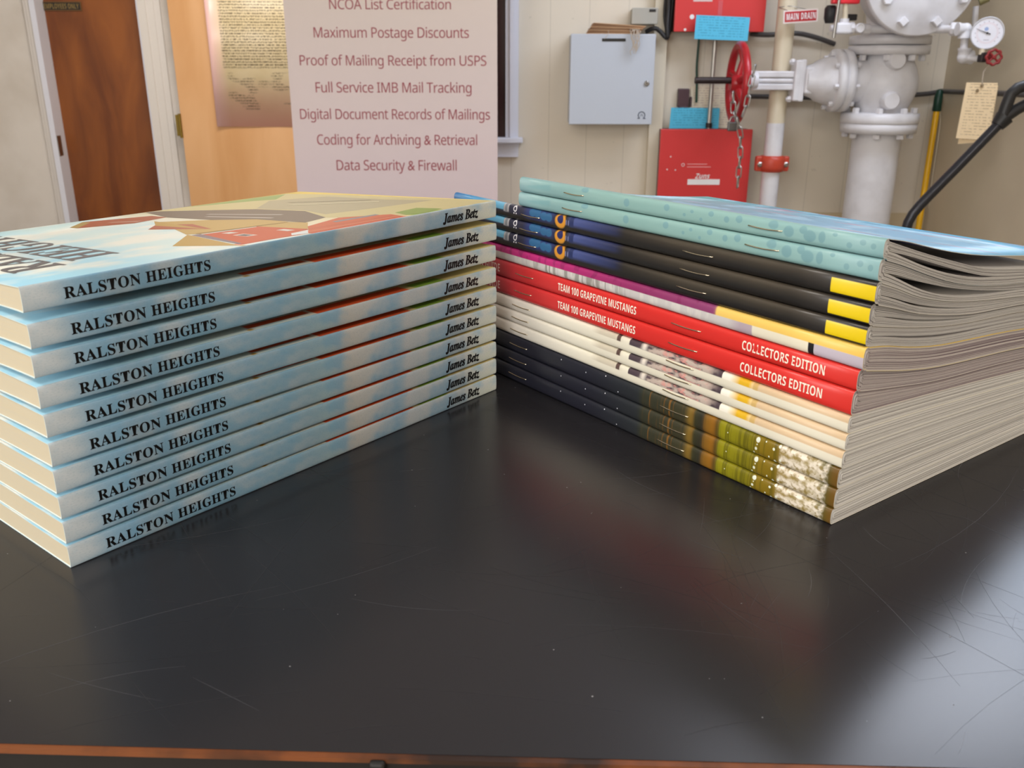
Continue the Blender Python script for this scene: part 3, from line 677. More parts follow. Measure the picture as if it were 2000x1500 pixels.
q = L_(at(1863, 57, 3.10)); m = MB(); m.lathe([(-.012, .017), (-.008, .021), (.008, .021), (.012, .017)], q, (1, -.35, 0), 8, smooth=False); m.build('union', WHITE_PIPE, pg)
q = L_(at(1690, 57, gy)); m = MB(); m.lathe([(-.012, .0175), (.014, .0175)], q, (1, 0, 0), 8, smooth=False); q2 = L_(at(1678, 55, gy-.015)); m.lathe([(0, .016), (.014, .016), (.016, .013), (.012, .010)], q2, (0, -1, 0), 16); m.build('tee', WHITE_PIPE, pg)
q = L_(at(1647, 55, gy)); m = MB(); m.rbox(q.x-.030, q.x+.024, q.y-.02, q.y+.02, q.z-.019, q.z+.017, .007); m.lathe([(0, .016), (.030, .016)], q, (0, 0, 1), 16); m.lathe([(0, .013), (.045, .010)], q, (-1, 0, 0), 12); m.lathe([(0, .020), (.012, .020)], q + Vector((.022, 0, 0)), (1, 0, 0), 8, smooth=False)
bv = m.build('ball_valve', WHITE_PIPE, pg)
m = MB(); a_, b_ = L_(at(1628, 74, gy-.025)), L_(at(1642, -20, gy-.025)); m.tube([a_, a_*.7+b_*.3, b_], .0055, 8); m.build('lever', STEEL, bv)
m = MB(); a_, b_ = L_(at(1650, 44, gy)), L_(at(1652, 2, gy)); m.cyl(a_, b_, .009, 12); m.build('outlet_pipe', CREAM_PIPE, pg)
q = L_(at(1653, -6, gy)); m = MB(); m.rbox(q.x-.048, q.x+.044, q.y-.015, q.y+.015, q.z-.022, q.z+.02, .005); kid(m.build('valve_handle', mat('signal_red', '#e8323e', .35), pg), 'bright red valve handle')
m = MB(); q = L_(at(1622, 24, gy+.03)); m.lathe([(-.035, .014), (-.02, .020), (.012, .021), (.022, .014)], q, (0, 0, 1), 16); m.build('black_knob', BLACK, pg); m = MB(); q = L_(at(1662, 34, gy+.03)); m.rbox(q.x-.02, q.x+.018, q.y-.012, q.y+.012, q.z-.01, q.z+.01, .003); m.build('pressure_switch', BLACK, pg)
# upper trim pipe behind the gauge
m = MB(); m.cyl(L_(at(1906, 12, 3.25)), L_(at(1903, 62, 3.25)), .0095, 12); m.build('back_pipe', WHITE_PIPE, pg)
q = L_(at(1912, 2, 3.2)); m = MB(); m.lathe([(0, .016), (.03, .012)], q, (.8, -.3, .3), 12); m.build('pipe_plug', mat('weathered_brass', '#8f8a63', .5, .4), pg)
# gauge
gc = at(1928, 65, 3.0); gn = Vector((-.42, -1, .05)).normalized()
ga = thing('pressure_gauge', 'round white dial pressure gauge mounted near the side wall', 'gauge', gc)
m = MB(); m.lathe([(-.03, .030), (-.026, .046), (.0, .0485), (.008, .0485), (.010, .0455), (.006, .0445)], (0, 0, 0), gn, 40); m.build('gauge_case', mat('gauge_case', '#c9cad0', .35, .2), ga)
qg = gn.to_track_quat('Z', 'Y').to_matrix()
P = Paint('gauge_dial', '#dfe0ea', .3)
for k in range(13):
    t = math.radians(225 - 270*k/12); P.disc(34*math.cos(t), 34*math.sin(t), 1.5, 1.5, '#a09aa8')
P.disc(0, 0, 30, 30, '#d6c2c8', .93); P.disc(-4, 12, 6, 6, '#8fa3cf'); P.rect(-8, 8, -22, -19, '#b8b4c0', .3, .3)
m = MB(); n = 40; m.add([qg @ Vector((.0445*math.cos(2*PI*k/n), .0445*math.sin(2*PI*k/n), .007)) for k in range(n)], [tuple(range(n))], 0, [(44.5*math.cos(2*PI*k/n), 44.5*math.sin(2*PI*k/n)) for k in range(n)])
m.build('dial_face', P.done(), ga)
right = qg @ Vector((1, 0, 0)); upv = qg @ Vector((0, 1, 0))
if right.x < 0: right = -right
if upv.z < 0: upv = -upv
c_ = gn*.009; tip = c_ - right*.030 + upv*.012; tail = c_ + right*.009 - upv*.003
m = MB(); m.tube([tail, c_, tip], [.0018, .0014, .0006], 6); m.lathe([(0, .0035), (.002, .003)], c_ - gn*.001, gn, 12); m.build('needle', BLACK, ga)
m = MB(); vq = at(1924, 112, 3.0) - gc; m.cyl((-.006, 0, -.045), Vector((-.006, 0, vq.z+.008)), .0095, 12); m.build('gauge_neck', mat('cream_enamel_warm_light', '', .4), ga)
m = MB(); m.rbox(vq.x-.018, vq.x+.014, vq.y-.012, vq.y+.016, vq.z-.015, vq.z+.015, .004); vb = m.build('gauge_valve', IRON, ga)
m = MB(); wc = vq + Vector((.010, -.035, 0)); wn = Vector((-.15, -1, .05)).normalized(); wqm = wn.to_track_quat('Z', 'Y').to_matrix()
pts = []
for k in range(48):
    t = 2*PI*k/48; rr = .0215 + .0018*math.cos(8*t); pts.append(wc + wqm @ Vector((rr*math.cos(t), rr*math.sin(t), 0)))
m.tube(pts, .0042, 8, 0, True)
for k in range(4):
    t = PI/4 + k*PI/2; m.tube([wc, wc + wqm @ Vector((.021*math.cos(t), .021*math.sin(t), 0))], .0035, 6)
m.lathe([(-.006, .007), (.004, .007), (.006, .004)], wc, wn, 12); m.cyl(wc, vq, .005, 8)
kid(m.build('small_hand_wheel', mat('dull_red_enamel', '#8c2326', .45), vb), 'small dull red wheel')
# tags hanging on it
TAGM = printed_card('tag_print', '#f3dcb6', '#9d845e', .6)
ty = 2.965
tg = sheet('inspection_tag', [at(1888, 161, ty), at(1949, 162, ty), at(1930, 274, ty), at(1867, 270, ty)], 'manila card tag hanging by a string below the gauge, in front', 'tag', TAGM, 'manila inspection tags', .002)
sheet('inspection_tag', [at(1889, 166, ty+.008), at(1950, 167, ty+.008), at(1931, 277, ty+.008), at(1871, 281, ty+.008)], 'second manila tag mostly hidden behind the front one below the gauge', 'tag', TAGM, 'manila inspection tags', .001)
m = MB(); e = at(1918, 167, ty-.001); m.tube([gc + wc + Vector((-.004, .004, -.018)), at(1921, 140, ty+.01), at(1919, 155, ty), e], .0014, 6); m.build('string', mat('string', '', .8), tg)
m = MB()
for px, py in ((1918, 167), (1909, 177)):
    q = at(px, py, ty-.001); m.lathe([(0, .0055), (.0009, .0048)], q, (0, -1, 0), 14)
m.build('punched_hole', mat('tag_hole', '#8a7658', .7), tg)

# ------------------------------------------------------------------ broom handle in the corner, string and jack handle
a_, b_ = at(1833, 178, 3.54), at(1795, 430, 3.50); d = (a_-b_).normalized(); low = b_ - d*(b_.z/d.z)
br = thing('broom_handle', 'yellow pole with a dark green tip leaning in the wall corner', 'pole', low)
q = at(1829, 218, 3.535); m = MB(); m.cyl((0, 0, 0), q-low, .0115, 16); m.build('pole', mat('yellow_plastic', '#e6ae12', .35), br)
m = MB(); m.lathe([(0, .012), (.004, .0165), (.05, .0155), ((a_-q).length, .0125), ((a_-q).length+.006, .007)], q-low, d, 16); kid(m.build('tip', mat('dark_green_plastic', '#0f3a2c', .4), br), 'dark green tip')
MB().lathe([(0, .02), (.03, .018), (.05, .0118)], (0, 0, 0), d, 16).build('foot', mat('dark_green_plastic', '', .4), br)
cable('cord', [at(1836, 200, 3.56), at(1836, 240, 3.56), at(1828, 300, 3.56), at(1818, 370, 3.56), at(1812, 440, 3.56), at(1805, 520, 3.56)], .0024, 'thin white cord hanging beside the yellow pole', mat('white_cord', '#d8ccb2', .6), 'cord')
YH = 2.0
hk = thing('hand_truck', 'black bent steel handle with a loop grip before the side wall', 'hand truck', (at(1770, 450, YH).x, YH, 0)); o_ = Vector(hk.location); L_ = lambda p: Vector(p) - o_
base = at(1768, 450, YH)
m = MB(); pts = [Vector((base.x-.03, YH, .12)), Vector((base.x-.01, YH, base.z-.25)), at(1769, 452, YH), at(1774, 434, YH), at(1783, 418, YH), at(1797, 401, YH), at(1815, 382, YH), at(1870, 326, YH), at(1955, 238, YH)]
m.tube([L_(p) for p in pts], .0112, 14); m.build('shaft', mat('black_steel_tube', '#35363c', .28, .55), hk)
m = MB()
m.tube([L_(at(x, y, YH)) for x, y in ((1950, 243), (1962, 230), (1985, 214), (2012, 200), (2050, 182), (2068, 168), (2064, 156), (2040, 158), (2010, 165), (1988, 172), (1974, 184), (1966, 205), (1958, 228), (1951, 240))], .0125, 12)
m.tube([L_(at(1948, 246, YH)), L_(at(1962, 229, YH))], [.0145, .020], 14); m.build('loop_grip', mat('black_grip', '#1e1e20', .45), hk)
m = MB(); m.rbox(-.16, .10, -.10, .10, .06, .16, .01); m.build('axle_housing', mat('black_steel_tube', '', .3), hk)
for s_ in (-1, 1): m = MB(); m.lathe([(-.025, .055), (-.02, .062), (.02, .062), (.025, .055)], (-.03, s_*.13, .062), (0, 1, 0), 24); m.build('wheel', BLACK, hk)

# ------------------------------------------------------------------ work table
def table_material():
    m = bpy.data.materials.new('black_laminate'); m.use_nodes = True; nt = m.node_tree; p = nt.nodes['Principled BSDF']
    p.inputs['Specular IOR Level'].default_value = .5; p.inputs['Base Color'].default_value = C('#252427')
    tc = nt.nodes.new('ShaderNodeTexCoord')
    def N(scale, loc=(0, 0, 0), rot=0.0, detail=2, dist=0.0):
        mp = nt.nodes.new('ShaderNodeMapping'); mp.vector_type = 'TEXTURE'; mp.inputs['Scale'].default_value = tuple(1/x for x in scale); mp.inputs['Location'].default_value = loc; mp.inputs['Rotation'].default_value = (0, 0, rot)
        nt.links.new(tc.outputs['Object'], mp.inputs[0]); n = nt.nodes.new('ShaderNodeTexNoise'); n.inputs['Scale'].default_value = 1; n.inputs['Detail'].default_value = detail; n.inputs['Distortion'].default_value = dist
        nt.links.new(mp.outputs[0], n.inputs[0]); return n.outputs[0]
    def M(op, a, b=0.0):
        n = nt.nodes.new('ShaderNodeMath'); n.operation = op
        for i, x in enumerate((a, b)):
            if isinstance(x, (int, float)): n.inputs[i].default_value = x
            else: nt.links.new(x, n.inputs[i])
        return n.outputs[0]
    sm = N((5, 5, 1), (1, 2, 0), 0, 4); rr = M('ADD', M('MULTIPLY', sm, .10), .20); nt.links.new(rr, p.inputs['Roughness'])
    b = nt.nodes.new('ShaderNodeBump'); b.inputs['Strength'].default_value = .03; b.inputs['Distance'].default_value = .0003; nt.links.new(N((900, 900, 1), (0, 0, 0), 0, 2), b.inputs['Height']); nt.links.new(b.outputs[0], p.inputs['Normal'])
    return m
yaw = math.atan2(.17147543-.17749614, .06287918+.12828953)
tb = thing('work_table', 'black laminate work table with a worn brown front edge', 'table', (0, .17749614 + .12828953*math.tan(yaw), 0), yaw)
m = MB(); m.box(-1.15, 1.2, .0012, .60, TZ-.028, TZ)
random.seed(21)
def scratch(x, y, ang, L, wd, bend):
    n = 6; vs = []
    for k in range(n+1):
        t = k/n; a = ang + bend*(t-.5); px, py = x + L*(t-.5)*math.cos(ang) - bend*L*.5*(t-.5)**2*math.sin(ang), y + L*(t-.5)*math.sin(ang) + bend*L*.5*(t-.5)**2*math.cos(ang)
        w_ = wd*math.sin(PI*min(max(t, .06), .94))**.6
        vs += [(px - w_*math.sin(a), py + w_*math.cos(a), TZ+.00004), (px + w_*math.sin(a), py - w_*math.cos(a), TZ+.00004)]
    if all(.004 < v[1] < .59 for v in vs): m.add(vs, [(2*k+1, 2*k+3, 2*k+2, 2*k) for k in range(n)], 1 if random.random() < .75 else 2)
for k in range(420):
    right_ = k < 230
    x = random.uniform(.06, .32) if right_ else random.uniform(-.2, .2); y = random.uniform(.005, .26) if k % 5 else random.uniform(.005, .5)
    ang = random.choice((random.gauss(1.9, .35), random.gauss(2.5, .3), random.gauss(1.2, .3))) if right_ else random.choice((random.gauss(.35, .25), random.gauss(2.6, .3), random.uniform(0, PI)))
    scratch(x, y, ang, random.choice((.012, .02, .035, .05, .08)) * random.uniform(.6, 1.5), random.uniform(.00003, .00008), random.uniform(-.5, .5))
for k in range(130):
    x, y, r_ = random.uniform(-.25, .3), random.uniform(.01, .4), random.uniform(.00012, .00032)
    a0 = random.random()*3; m.add([(x + r_*random.uniform(.6, 1.3)*math.cos(a0+2*PI*q/6), y + r_*random.uniform(.6, 1.3)*math.sin(a0+2*PI*q/6), TZ+.00006) for q in range(6)], [tuple(range(6))], 3)
m.build('table_top', [table_material(), mat('faint_scratch', '#333336', .32), mat('scratch', '#55555a', .35), mat('dust_speck', '#8d8d90', .6)], tb, False)
m = MB(); m.box(-1.15, 1.2, -.0006, .0012, TZ-.0016, TZ-.0002, 0); m.build('edge_band', mat('worn_brown_edge', '#7a4420', .45, noise=('#2c1a10', 40, .45, .65)), tb)
m = MB(); m.box(-1.15, 1.2, .0, .004, TZ-.028, TZ-.0016); q = (.5*0 - .033); m.rbox(q-.002, q+.002, -.0022, .001, TZ-.005, TZ-.0005, .0008)
m.build('front_edge', mat('black_edge', '#141110', .5), tb)
m = MB(); m.box(-1.1, 1.15, .04, .06, TZ-.11, TZ-.028); m.box(-1.1, 1.15, .54, .56, TZ-.11, TZ-.028); m.build('apron', BLACK, tb)
for xa in (-1.08, 1.11):
    for ya in (.05, .53): MB().box(xa-.02, xa+.02, ya-.015, ya+.025, 0, TZ-.03).build('leg', mat('black_steel_leg', '#222224', .4, .6), tb)

# ------------------------------------------------------------------ paperbacks
BA = .9014427; B0 = Vector((-.149794, .261068, TZ)); BL = 228.0; BW = 152.0
# per book: spine bottom near, top near, bottom far, top far (mm above table)
SP = [(89.6, 97.8, 91.4, 99.5), (77.8, 85.8, 80.0, 88.2), (68.4, 75.8, 69.6, 77.2), (58.0, 65.4, 58.4, 66.0), (47.9, 55.8, 47.6, 55.8), (37.6, 45.9, 37.4, 45.9), (28.0, 36.2, 28.0, 36.2), (18.6, 26.6, 18.6, 26.6), (9.3, 17.3, 9.3, 17.3), (0.15, 8.2, 0.15, 8.2)]
SH = [.3, .6, 0, 0, .4, .2, 0, 0, 0, 0]
P = Paint('paperback_cover_print', [(0, '#a3a9aa'), (9, '#8b9fab'), (24, '#7199b3'), (45, '#859fb0'), (72, '#779bb0'), (105, '#7f9cab'), (116, '#8fa6ad'), (126, '#adaca6'), (140, '#a6abab'), (155, '#9aa8b1'), (190, '#a7b1b4'), (228, '#b8b8a6')], .42, .2)
P.put(P.math('MULTIPLY', P.noise(.045, .35, .45, .68, 2), .6), '#b4b6b5')
P.put(P.math('MULTIPLY', P.noise(.055, .30, .46, .66, 11), .7), '#6a97b2')
P.put(P.math('MULTIPLY', P.noise(1.2, 9, .5, .75, 4, 2), .25), '#5f7f92')
top = P.mask(v0=1.25, sv=.15)
P.put(top, P.ramp(P.u, [(0, '#93c2d6'), (40, '#a2cbd8'), (70, '#c2d4d0'), (105, '#bcd2d2'), (112, '#cfcbb8'), (170, '#cdbb82'), (200, '#cdb97a'), (228, '#cdb878')]))
P.put(P.math('MULTIPLY', P.math('MULTIPLY', P.mask(v0=1.3, u1=112, sv=.1, su=8), P.noise(.03, .05, .45, .62, 5)), .9), '#dcdacd')
P.rect(113.5, 167, 1.25, 9, '#d4562c', .4, .12); P.rect(171, 191, 1.3, 8, '#7fa03a', 1.2, .15); P.rect(82, 112, 4.6, 9, '#d4562c', .6, .3); P.rect(80.6, 83, 1.7, 4, '#b08a3a', .6, .3)
COVER = P.done()
INK = mat('black_ink', '#0a090a', .55, spec=.2); INKG = mat('black_ink_gloss', '#5d5a5c', .35)  # cover title: black ink greyed by gloss put into the colour
PAGES_M = Paint('book_page_edges', '#c6bca5', .8); PAGES_M.put(PAGES_M.noise(.02, 7.0, .42, .62, 1, 2), '#cabd9f'); BOOKPAGES = PAGES_M.done()
ART = {'gable': ('#c9a350', [(68.6, 28.4), (89.6, 51.4), (88.6, 45.1), (81.2, 3.1)]), 'field': ('#d8c98e', [(125.5, 150), (159.7, 150), (191.4, 146), (216, 149.5), (222, 112.6), (225, 36.7), (227.4, 1.0), (196.4, 1.6), (169.7, 5), (151.5, 32.4), (150.2, 36.1), (163, 66.5), (157.5, 97.7)]),
 'greenfar': ('#9db25c', [(150, 150), (195.9, 150.3), (214.5, 147.6), (192.9, 128.7), (184.8, 135.1)]), 'road': ('#bdb08a', [(161.1, 102.6), (187.3, 127), (214.1, 109.7), (212.7, 63.2), (218.7, 33.9), (182.1, 40), (158.2, 45.6), (164.8, 68.7)]),
 'tanroof': ('#cdaa5e', [(108.9, 105.5), (136.2, 68.4), (133.1, 40.9), (135.1, 30.1), (121.6, 13.5), (117.8, 43.2), (93.1, 47.4), (89.4, 52)]), 'brown': ('#7d6a55', [(127.7, 150), (132.7, 150), (159.3, 100.1), (163, 66.5), (150.2, 36.1), (134.6, 31.3), (133.2, 64.3), (123.3, 84.9), (120.4, 118.1)]),
 'redA': ('#d0561c', [(91.9, 45.7), (116.5, 41.4), (117.8, 43.2), (121.6, 13.5), (113, 2.6), (89.9, 4.9), (83.4, 5.1)]), 'purple': ('#8d7a80', [(89.2, 47.9), (82.9, 6.4), (85, 7.4), (93.1, 47.4)]), 'redB': ('#b9623c', [(91.4, 85.1), (104.6, 56.7), (110.8, 81), (101.5, 96.2)]), 'goldB': ('#c9a350', [(109.3, 110.6), (108.9, 105.5), (103.4, 59.6), (100.2, 94)]),
 'redC': ('#b4603a', [(92.7, 146.2), (121, 132.9), (121, 119.1), (101.4, 113.7), (79.8, 125)]), 'goldC': ('#b89a55', [(79.4, 131.5), (92.7, 146.2), (93.6, 140.4), (79.8, 125)]), 'green': ('#93a84a', [(174.5, 16.4), (191.5, 19.1), (193.8, 4.7), (178.5, 1.2), (170.3, 4.8)]), 'brick': ('#d46228', [(126.8, 20), (113.1, 2.3), (166.5, 3), (169.4, 13.7), (151.8, 29.2)]),
 'slash': ('#8e8a8c', [(141.6, 21.7), (140.5, 17.9), (165.8, 17.5), (166.8, 21.1)]), 'white': ('#e6ecea', [(110.1, 9.8), (119.5, 11), (113, 2.6), (106.7, 5.1)]),
 'winA': ('#e9e4dc', [(96.5, 30), (101, 29), (101.5, 20), (97, 21)]), 'winA2': ('#3c3438', [(97.2, 28), (100.2, 27.4), (100.6, 22), (97.6, 22.6)]), 'brickline': ('#b5522e', [(118, 12.6), (119, 13.2), (166, 9.2), (166, 8.4)]), 'brickline2': ('#e0906c', [(116.5, 6.4), (117, 7.2), (166.5, 5.6), (166.5, 4.9)]), 'winC': ('#e9e4dc', [(98, 40), (102, 39), (102.4, 34), (98.4, 35)]), 'ridge': ('#a88640', [(92, 49), (93.4, 51), (133, 41.5), (132.6, 39.8)]), 'winD': ('#d9b8a4', [(96, 130), (99, 129), (108, 118), (105, 118)]), 'winB': ('#e9e4dc', [(113.5, 24), (117, 23.4), (117, 16), (113.6, 16.6)]), 'roofwin': ('#d8cfc4', [(129, 100), (131, 99), (140, 60), (138, 60)]), 'roofwin2': ('#d8cfc4', [(135, 108), (137, 107), (150, 66), (148, 66)]), 'lane': ('#e6dcb4', [(176, 96), (179, 96), (206, 60), (204, 58)]), 'lane2': ('#a3977a', [(184, 108), (186, 108), (210, 70), (208, 69)])}
def sup_profile(r, p, n):
    """corner of the spine: list of (w offset, height fraction) from the middle of the spine outwards"""
    out = []
    for k in range(n+1):
        ph = PI/2*k/n; out.append((r*(1 - math.cos(ph)**(2/p)), math.sin(ph)**(2/p)))
    return out
def paperback(i):
    zb0, zt0, zb1, zt1 = SP[i]
    def mid_gap(k, s):   # height where book k rests on the one under it, at the spine, at place s
        if k == 9: return .15
        a = SP[k][0] + (SP[k][2]-SP[k][0])*s/BL; b = SP[k+1][1] + (SP[k+1][3]-SP[k+1][1])*s/BL; return (a+b)/2
    def inter(k, w, s):   # boundary under book k
        z0_ = mid_gap(k, s); zE = (9-k)*9.02 + .15; return z0_ + (zE - z0_)*w/BW
    def zbot(w, s):
        z = zb0 + (zb1-zb0)*s/BL
        t = min(1, w/85); t = t*t*(3-2*t); return z + (inter(i, w, s) + .03 - z)*t if i < 9 else .15
    def ztop(w, s):
        z = zt0 + (zt1-zt0)*s/BL
        if i == 0: return z - .053*w
        t = min(1, w/85); t = t*t*(3-2*t); return z + (inter(i-1, w, s) - .03 - z)*t
    names = ['topmost', 'second from the top', 'third from the top', 'fourth from the top', 'fifth from the top', 'fifth from the table', 'fourth from the table', 'third from the table', 'second from the table', 'bottommost']
    root = thing('paperback_book', 'pale blue paperback with black spine title, %s of its stack' % names[i], 'book', B0 + SH[i]*.001*Vector((math.cos(BA), math.sin(BA), 0)), BA, 'stacked pale blue paperbacks')
    def section(q, w0, wmax, s, prof):
        """closed outline from top edge round the spine to bottom edge; q = inset"""
        pts = []; ws = [wmax, 120, 90, 60, 40, 28, 22, 16, 11, 7, 4.5, 3.2, 2.2, 1.4]
        for w in ws:
            if w > wmax + 1e-6: continue
            pts.append((w, ztop(w, s) - q, 1 + max(0, w-.7)))
        zm_, hf = (ztop(0, s)+zbot(0, s))/2, (ztop(0, s)-zbot(0, s))/2 - q
        for wo, h in reversed(prof): pts.append((w0 + wo, zm_ + hf*h, h))
        for wo, h in prof[1:]: pts.append((w0 + wo, zm_ - hf*h, -h))
        for w in reversed(ws):
            if w > wmax + 1e-6: continue
            pts.append((w, zbot(w, s) + q, -1 - max(0, w-.7)))
        return pts
    prof = sup_profile(.7, 3.0, 6); prof2 = sup_profile(.5, 3.0, 6)
    SS = [0, 30, 60, 90, 114, 140, 170, 200, BL]
    m = MB(); rows = []
    for s in SS:
        o_ = section(0, 0, BW, s, prof); n_ = section(.28, .28, BW, s, prof2); rows.append((o_, n_))
    n = len(rows[0][0])
    vs = [(s/1000, w/1000, z/1000) for s, (o_, n_) in zip(SS, rows) for w, z, v in o_] + [(s/1000, w/1000, z/1000) for s, (o_, n_) in zip(SS, rows) for w, z, v in n_]
    uv = [(s, v) for s, (o_, n_) in zip(SS, rows) for w, z, v in o_] + [(s, v) for s, (o_, n_) in zip(SS, rows) for w, z, v in n_]
    off = n*len(SS); fs = []; fin = []
    for a in range(len(SS)-1):
        for k in range(n-1):
            fs.append((a*n+k, a*n+k+1, (a+1)*n+k+1, (a+1)*n+k)); fin.append((off+a*n+k, off+(a+1)*n+k, off+(a+1)*n+k+1, off+a*n+k+1))
    m.add(vs, fs, 0, uv, True)
    base = 0
    for f in fin: m.f.append(f); m.m.append(2); m.sm.append(True)
    for a in (0, len(SS)-1):
        for k in range(n-1):
            m.f.append((a*n+k, off+a*n+k, off+a*n+k+1, a*n+k+1)); m.m.append(2); m.sm.append(False)
    for a in range(len(SS)-1):
        for k in (0, n-1):
            m.f.append((a*n+k, off+a*n+k, off+(a+1)*n+k, (a+1)*n+k)); m.m.append(2); m.sm.append(False)
    mats = [COVER, INK, mat('cover_board', '#c9d8d8', .6), INKG]
    def spine_pt(s, y):
        zm_ = (zb0+zt0)/2 + ((zb1+zt1)/2 - (zb0+zt0)/2)*s/BL; return (s/1000, -.00003 + .0000004*y*y, (zm_+y)/1000)
    t = text2d(bold_serif('RALSTON HEIGHTS'), 53.0, 3.9, .010, 1.06)
    add_text(m, t, lambda x, y: spine_pt(12.9 + x, -2.25 + y), 1)
    t = text2d(bold_italic('James Betz'), 24.8, 5.2, .010, 1.0)
    for e in (0, .14, .28): add_text(m, t, lambda x, y: (spine_pt(189.2 + x + e, -2.9 + y + e*.4)[0], -.00003 - e*.00003, spine_pt(189.2 + x + e, -2.9 + y + e*.4)[2]), 1)
    if i == 0:
        def top_pt(s, w, l=1): return (s/1000, w/1000, (ztop(w, s) + .02 + .012*l)/1000)
        lay = 1
        for nm, (col, poly) in ART.items():
            b = bmesh.new(); vv = [b.verts.new((x, min(y, 150.5), 0)) for x, y in poly]; f = b.faces.new(vv); bmesh.ops.triangulate(b, faces=[f])
            mats.append(mat('art_'+nm, col, .4, spec=.1)); mats[-1].node_tree.nodes['Principled BSDF'].inputs['Base Color'].default_value = tuple(x*.72 for x in C(col)[:3]) + (1,); b.verts.index_update()
            m.add([top_pt(v.co.x, v.co.y, lay) for v in b.verts], [[v.index for v in f.verts] for f in b.faces], len(mats)-1); b.free(); lay += .25
        for word, sb, sz, w0 in (('RALSTON', 28.0, 18.5, 27), ('HEIGHTS', 50.5, 18.5, 33)):
            t = text2d(bold_serif(word), 112, sz, .010, 1.02)
            add_text(m, t, lambda x, y: top_pt(sb - y, w0 + x, 8), 3)
    c = m.build('cover', mats, root, False)
    m = MB(); rows = [section(.32, .34, BW-.3, s, prof2) for s in SS]; n = len(rows[0]); vs, uv, fs = [], [], []
    for s, row in zip(SS, rows):
        for w, z, v in row: vs.append((s/1000 if s not in (0, BL) else (.0003 if s == 0 else BL/1000-.0003), w/1000, z/1000)); uv.append((w, z))
    for a in range(len(SS)-1):
        for k in range(n): fs.append((a*n+k, a*n+(k+1) % n, (a+1)*n+(k+1) % n, (a+1)*n+k))
    h = n//2
    for a in (0, len(SS)-1):
        for k in range(h-1 if n % 2 == 0 else h): fs.append((a*n+k, a*n+k+1, a*n+n-2-k, a*n+n-1-k) if k+1 < n-2-k else (a*n+k, a*n+k+1, a*n+n-1-k))
    m.add(vs, fs, 0, uv); m.build('page_block', BOOKPAGES, root)
for i in range(10): paperback(i)

# ------------------------------------------------------------------ magazines
MA = 2.204007 - PI/2; Q0 = Vector((.119331, .2916743, TZ))
WS = [0, 12, 30, 50, 70, 90, 112, 140, 215]
IF = {'tab': ([.1]*9, 0), 'f3': ([6.9, 6.9, 6.8, 6.7, 6.5, 6.3, 6.0, 5.7, 5.0], 2.2), 'f2': ([15.2, 15.1, 14.8, 14.4, 13.9, 13.4, 12.8, 12.0, 10.5], 2.0), 'f1': ([23.6, 23.4, 23.0, 22.4, 21.6, 20.8, 19.8, 18.5, 16], 2.6),
 'w3': ([30.8, 30.4, 29.8, 29.0, 28.0, 27, 25.8, 24.2, 21], 2.5), 'w2': ([37.6, 37.2, 36.4, 35.4, 34.2, 33, 31.6, 29.8, 26], 2.4), 'w1': ([44.6, 44, 43, 41.8, 40.5, 39.2, 37.6, 35.5, 31], 2.3), 'r2': ([54.2, 52.4, 50, 47.5, 46, 45, 43.6, 41.5, 36.5], 1.8),
 'r1': ([62.2, 59.8, 56.5, 53.8, 52.2, 51, 49.6, 47, 41.5], 3.1), 'g': ([70.7, 69.2, 65.6, 62.7, 61.2, 60, 58.3, 55.5, 49], 2.4), 'b3': ([78.3, 76, 72.8, 70, 68.2, 67.2, 66, 63, 56], 2.6), 'b2': ([86, 83, 78.2, 74.6, 72, 70.8, 69.6, 66.5, 59.5], 2.1), 'b1': ([93.9, 90.2, 84.2, 79.8, 77, 75, 73, 70, 63], 1.6),
 't2': ([101.6, 98.3, 92.6, 87, 83.2, 80.8, 79, 75.5, 68], 1.0), 't1': ([108.5, 105.0, 100.0, 95, 90.3, 87.5, 85, 82, 74], 1.6)}
T1COVER = [108.7, 106.6, 102.4, 98.2, 95.0, 92.6, 90.2, 88, 82]
def zi(key, w, s):
    tab, dz = IF[key]; return interp(WS, tab, w) + dz*s/211
def page_paint(name, base, alt, alt2, seed):
    P = Paint(name, base, .65)
    P.put(P.noise(.001, 3.2, .44, .56, seed, 3, .6), alt); P.put(P.math('MULTIPLY', P.noise(.0015, 2.8, .52, .59, seed+4, 3, .6), .9), alt2); return P.done()
PG = {'grey': page_paint('grey_page_edges', '#aeaaa5', '#c3bfb9', '#7a7472', 1), 'plum': page_paint('plum_page_edges', '#a19694', '#bdb4ae', '#6a585e', 3), 'pale': page_paint('pale_page_edges', '#c2beb8', '#d3cfc8', '#8a857f', 6)}

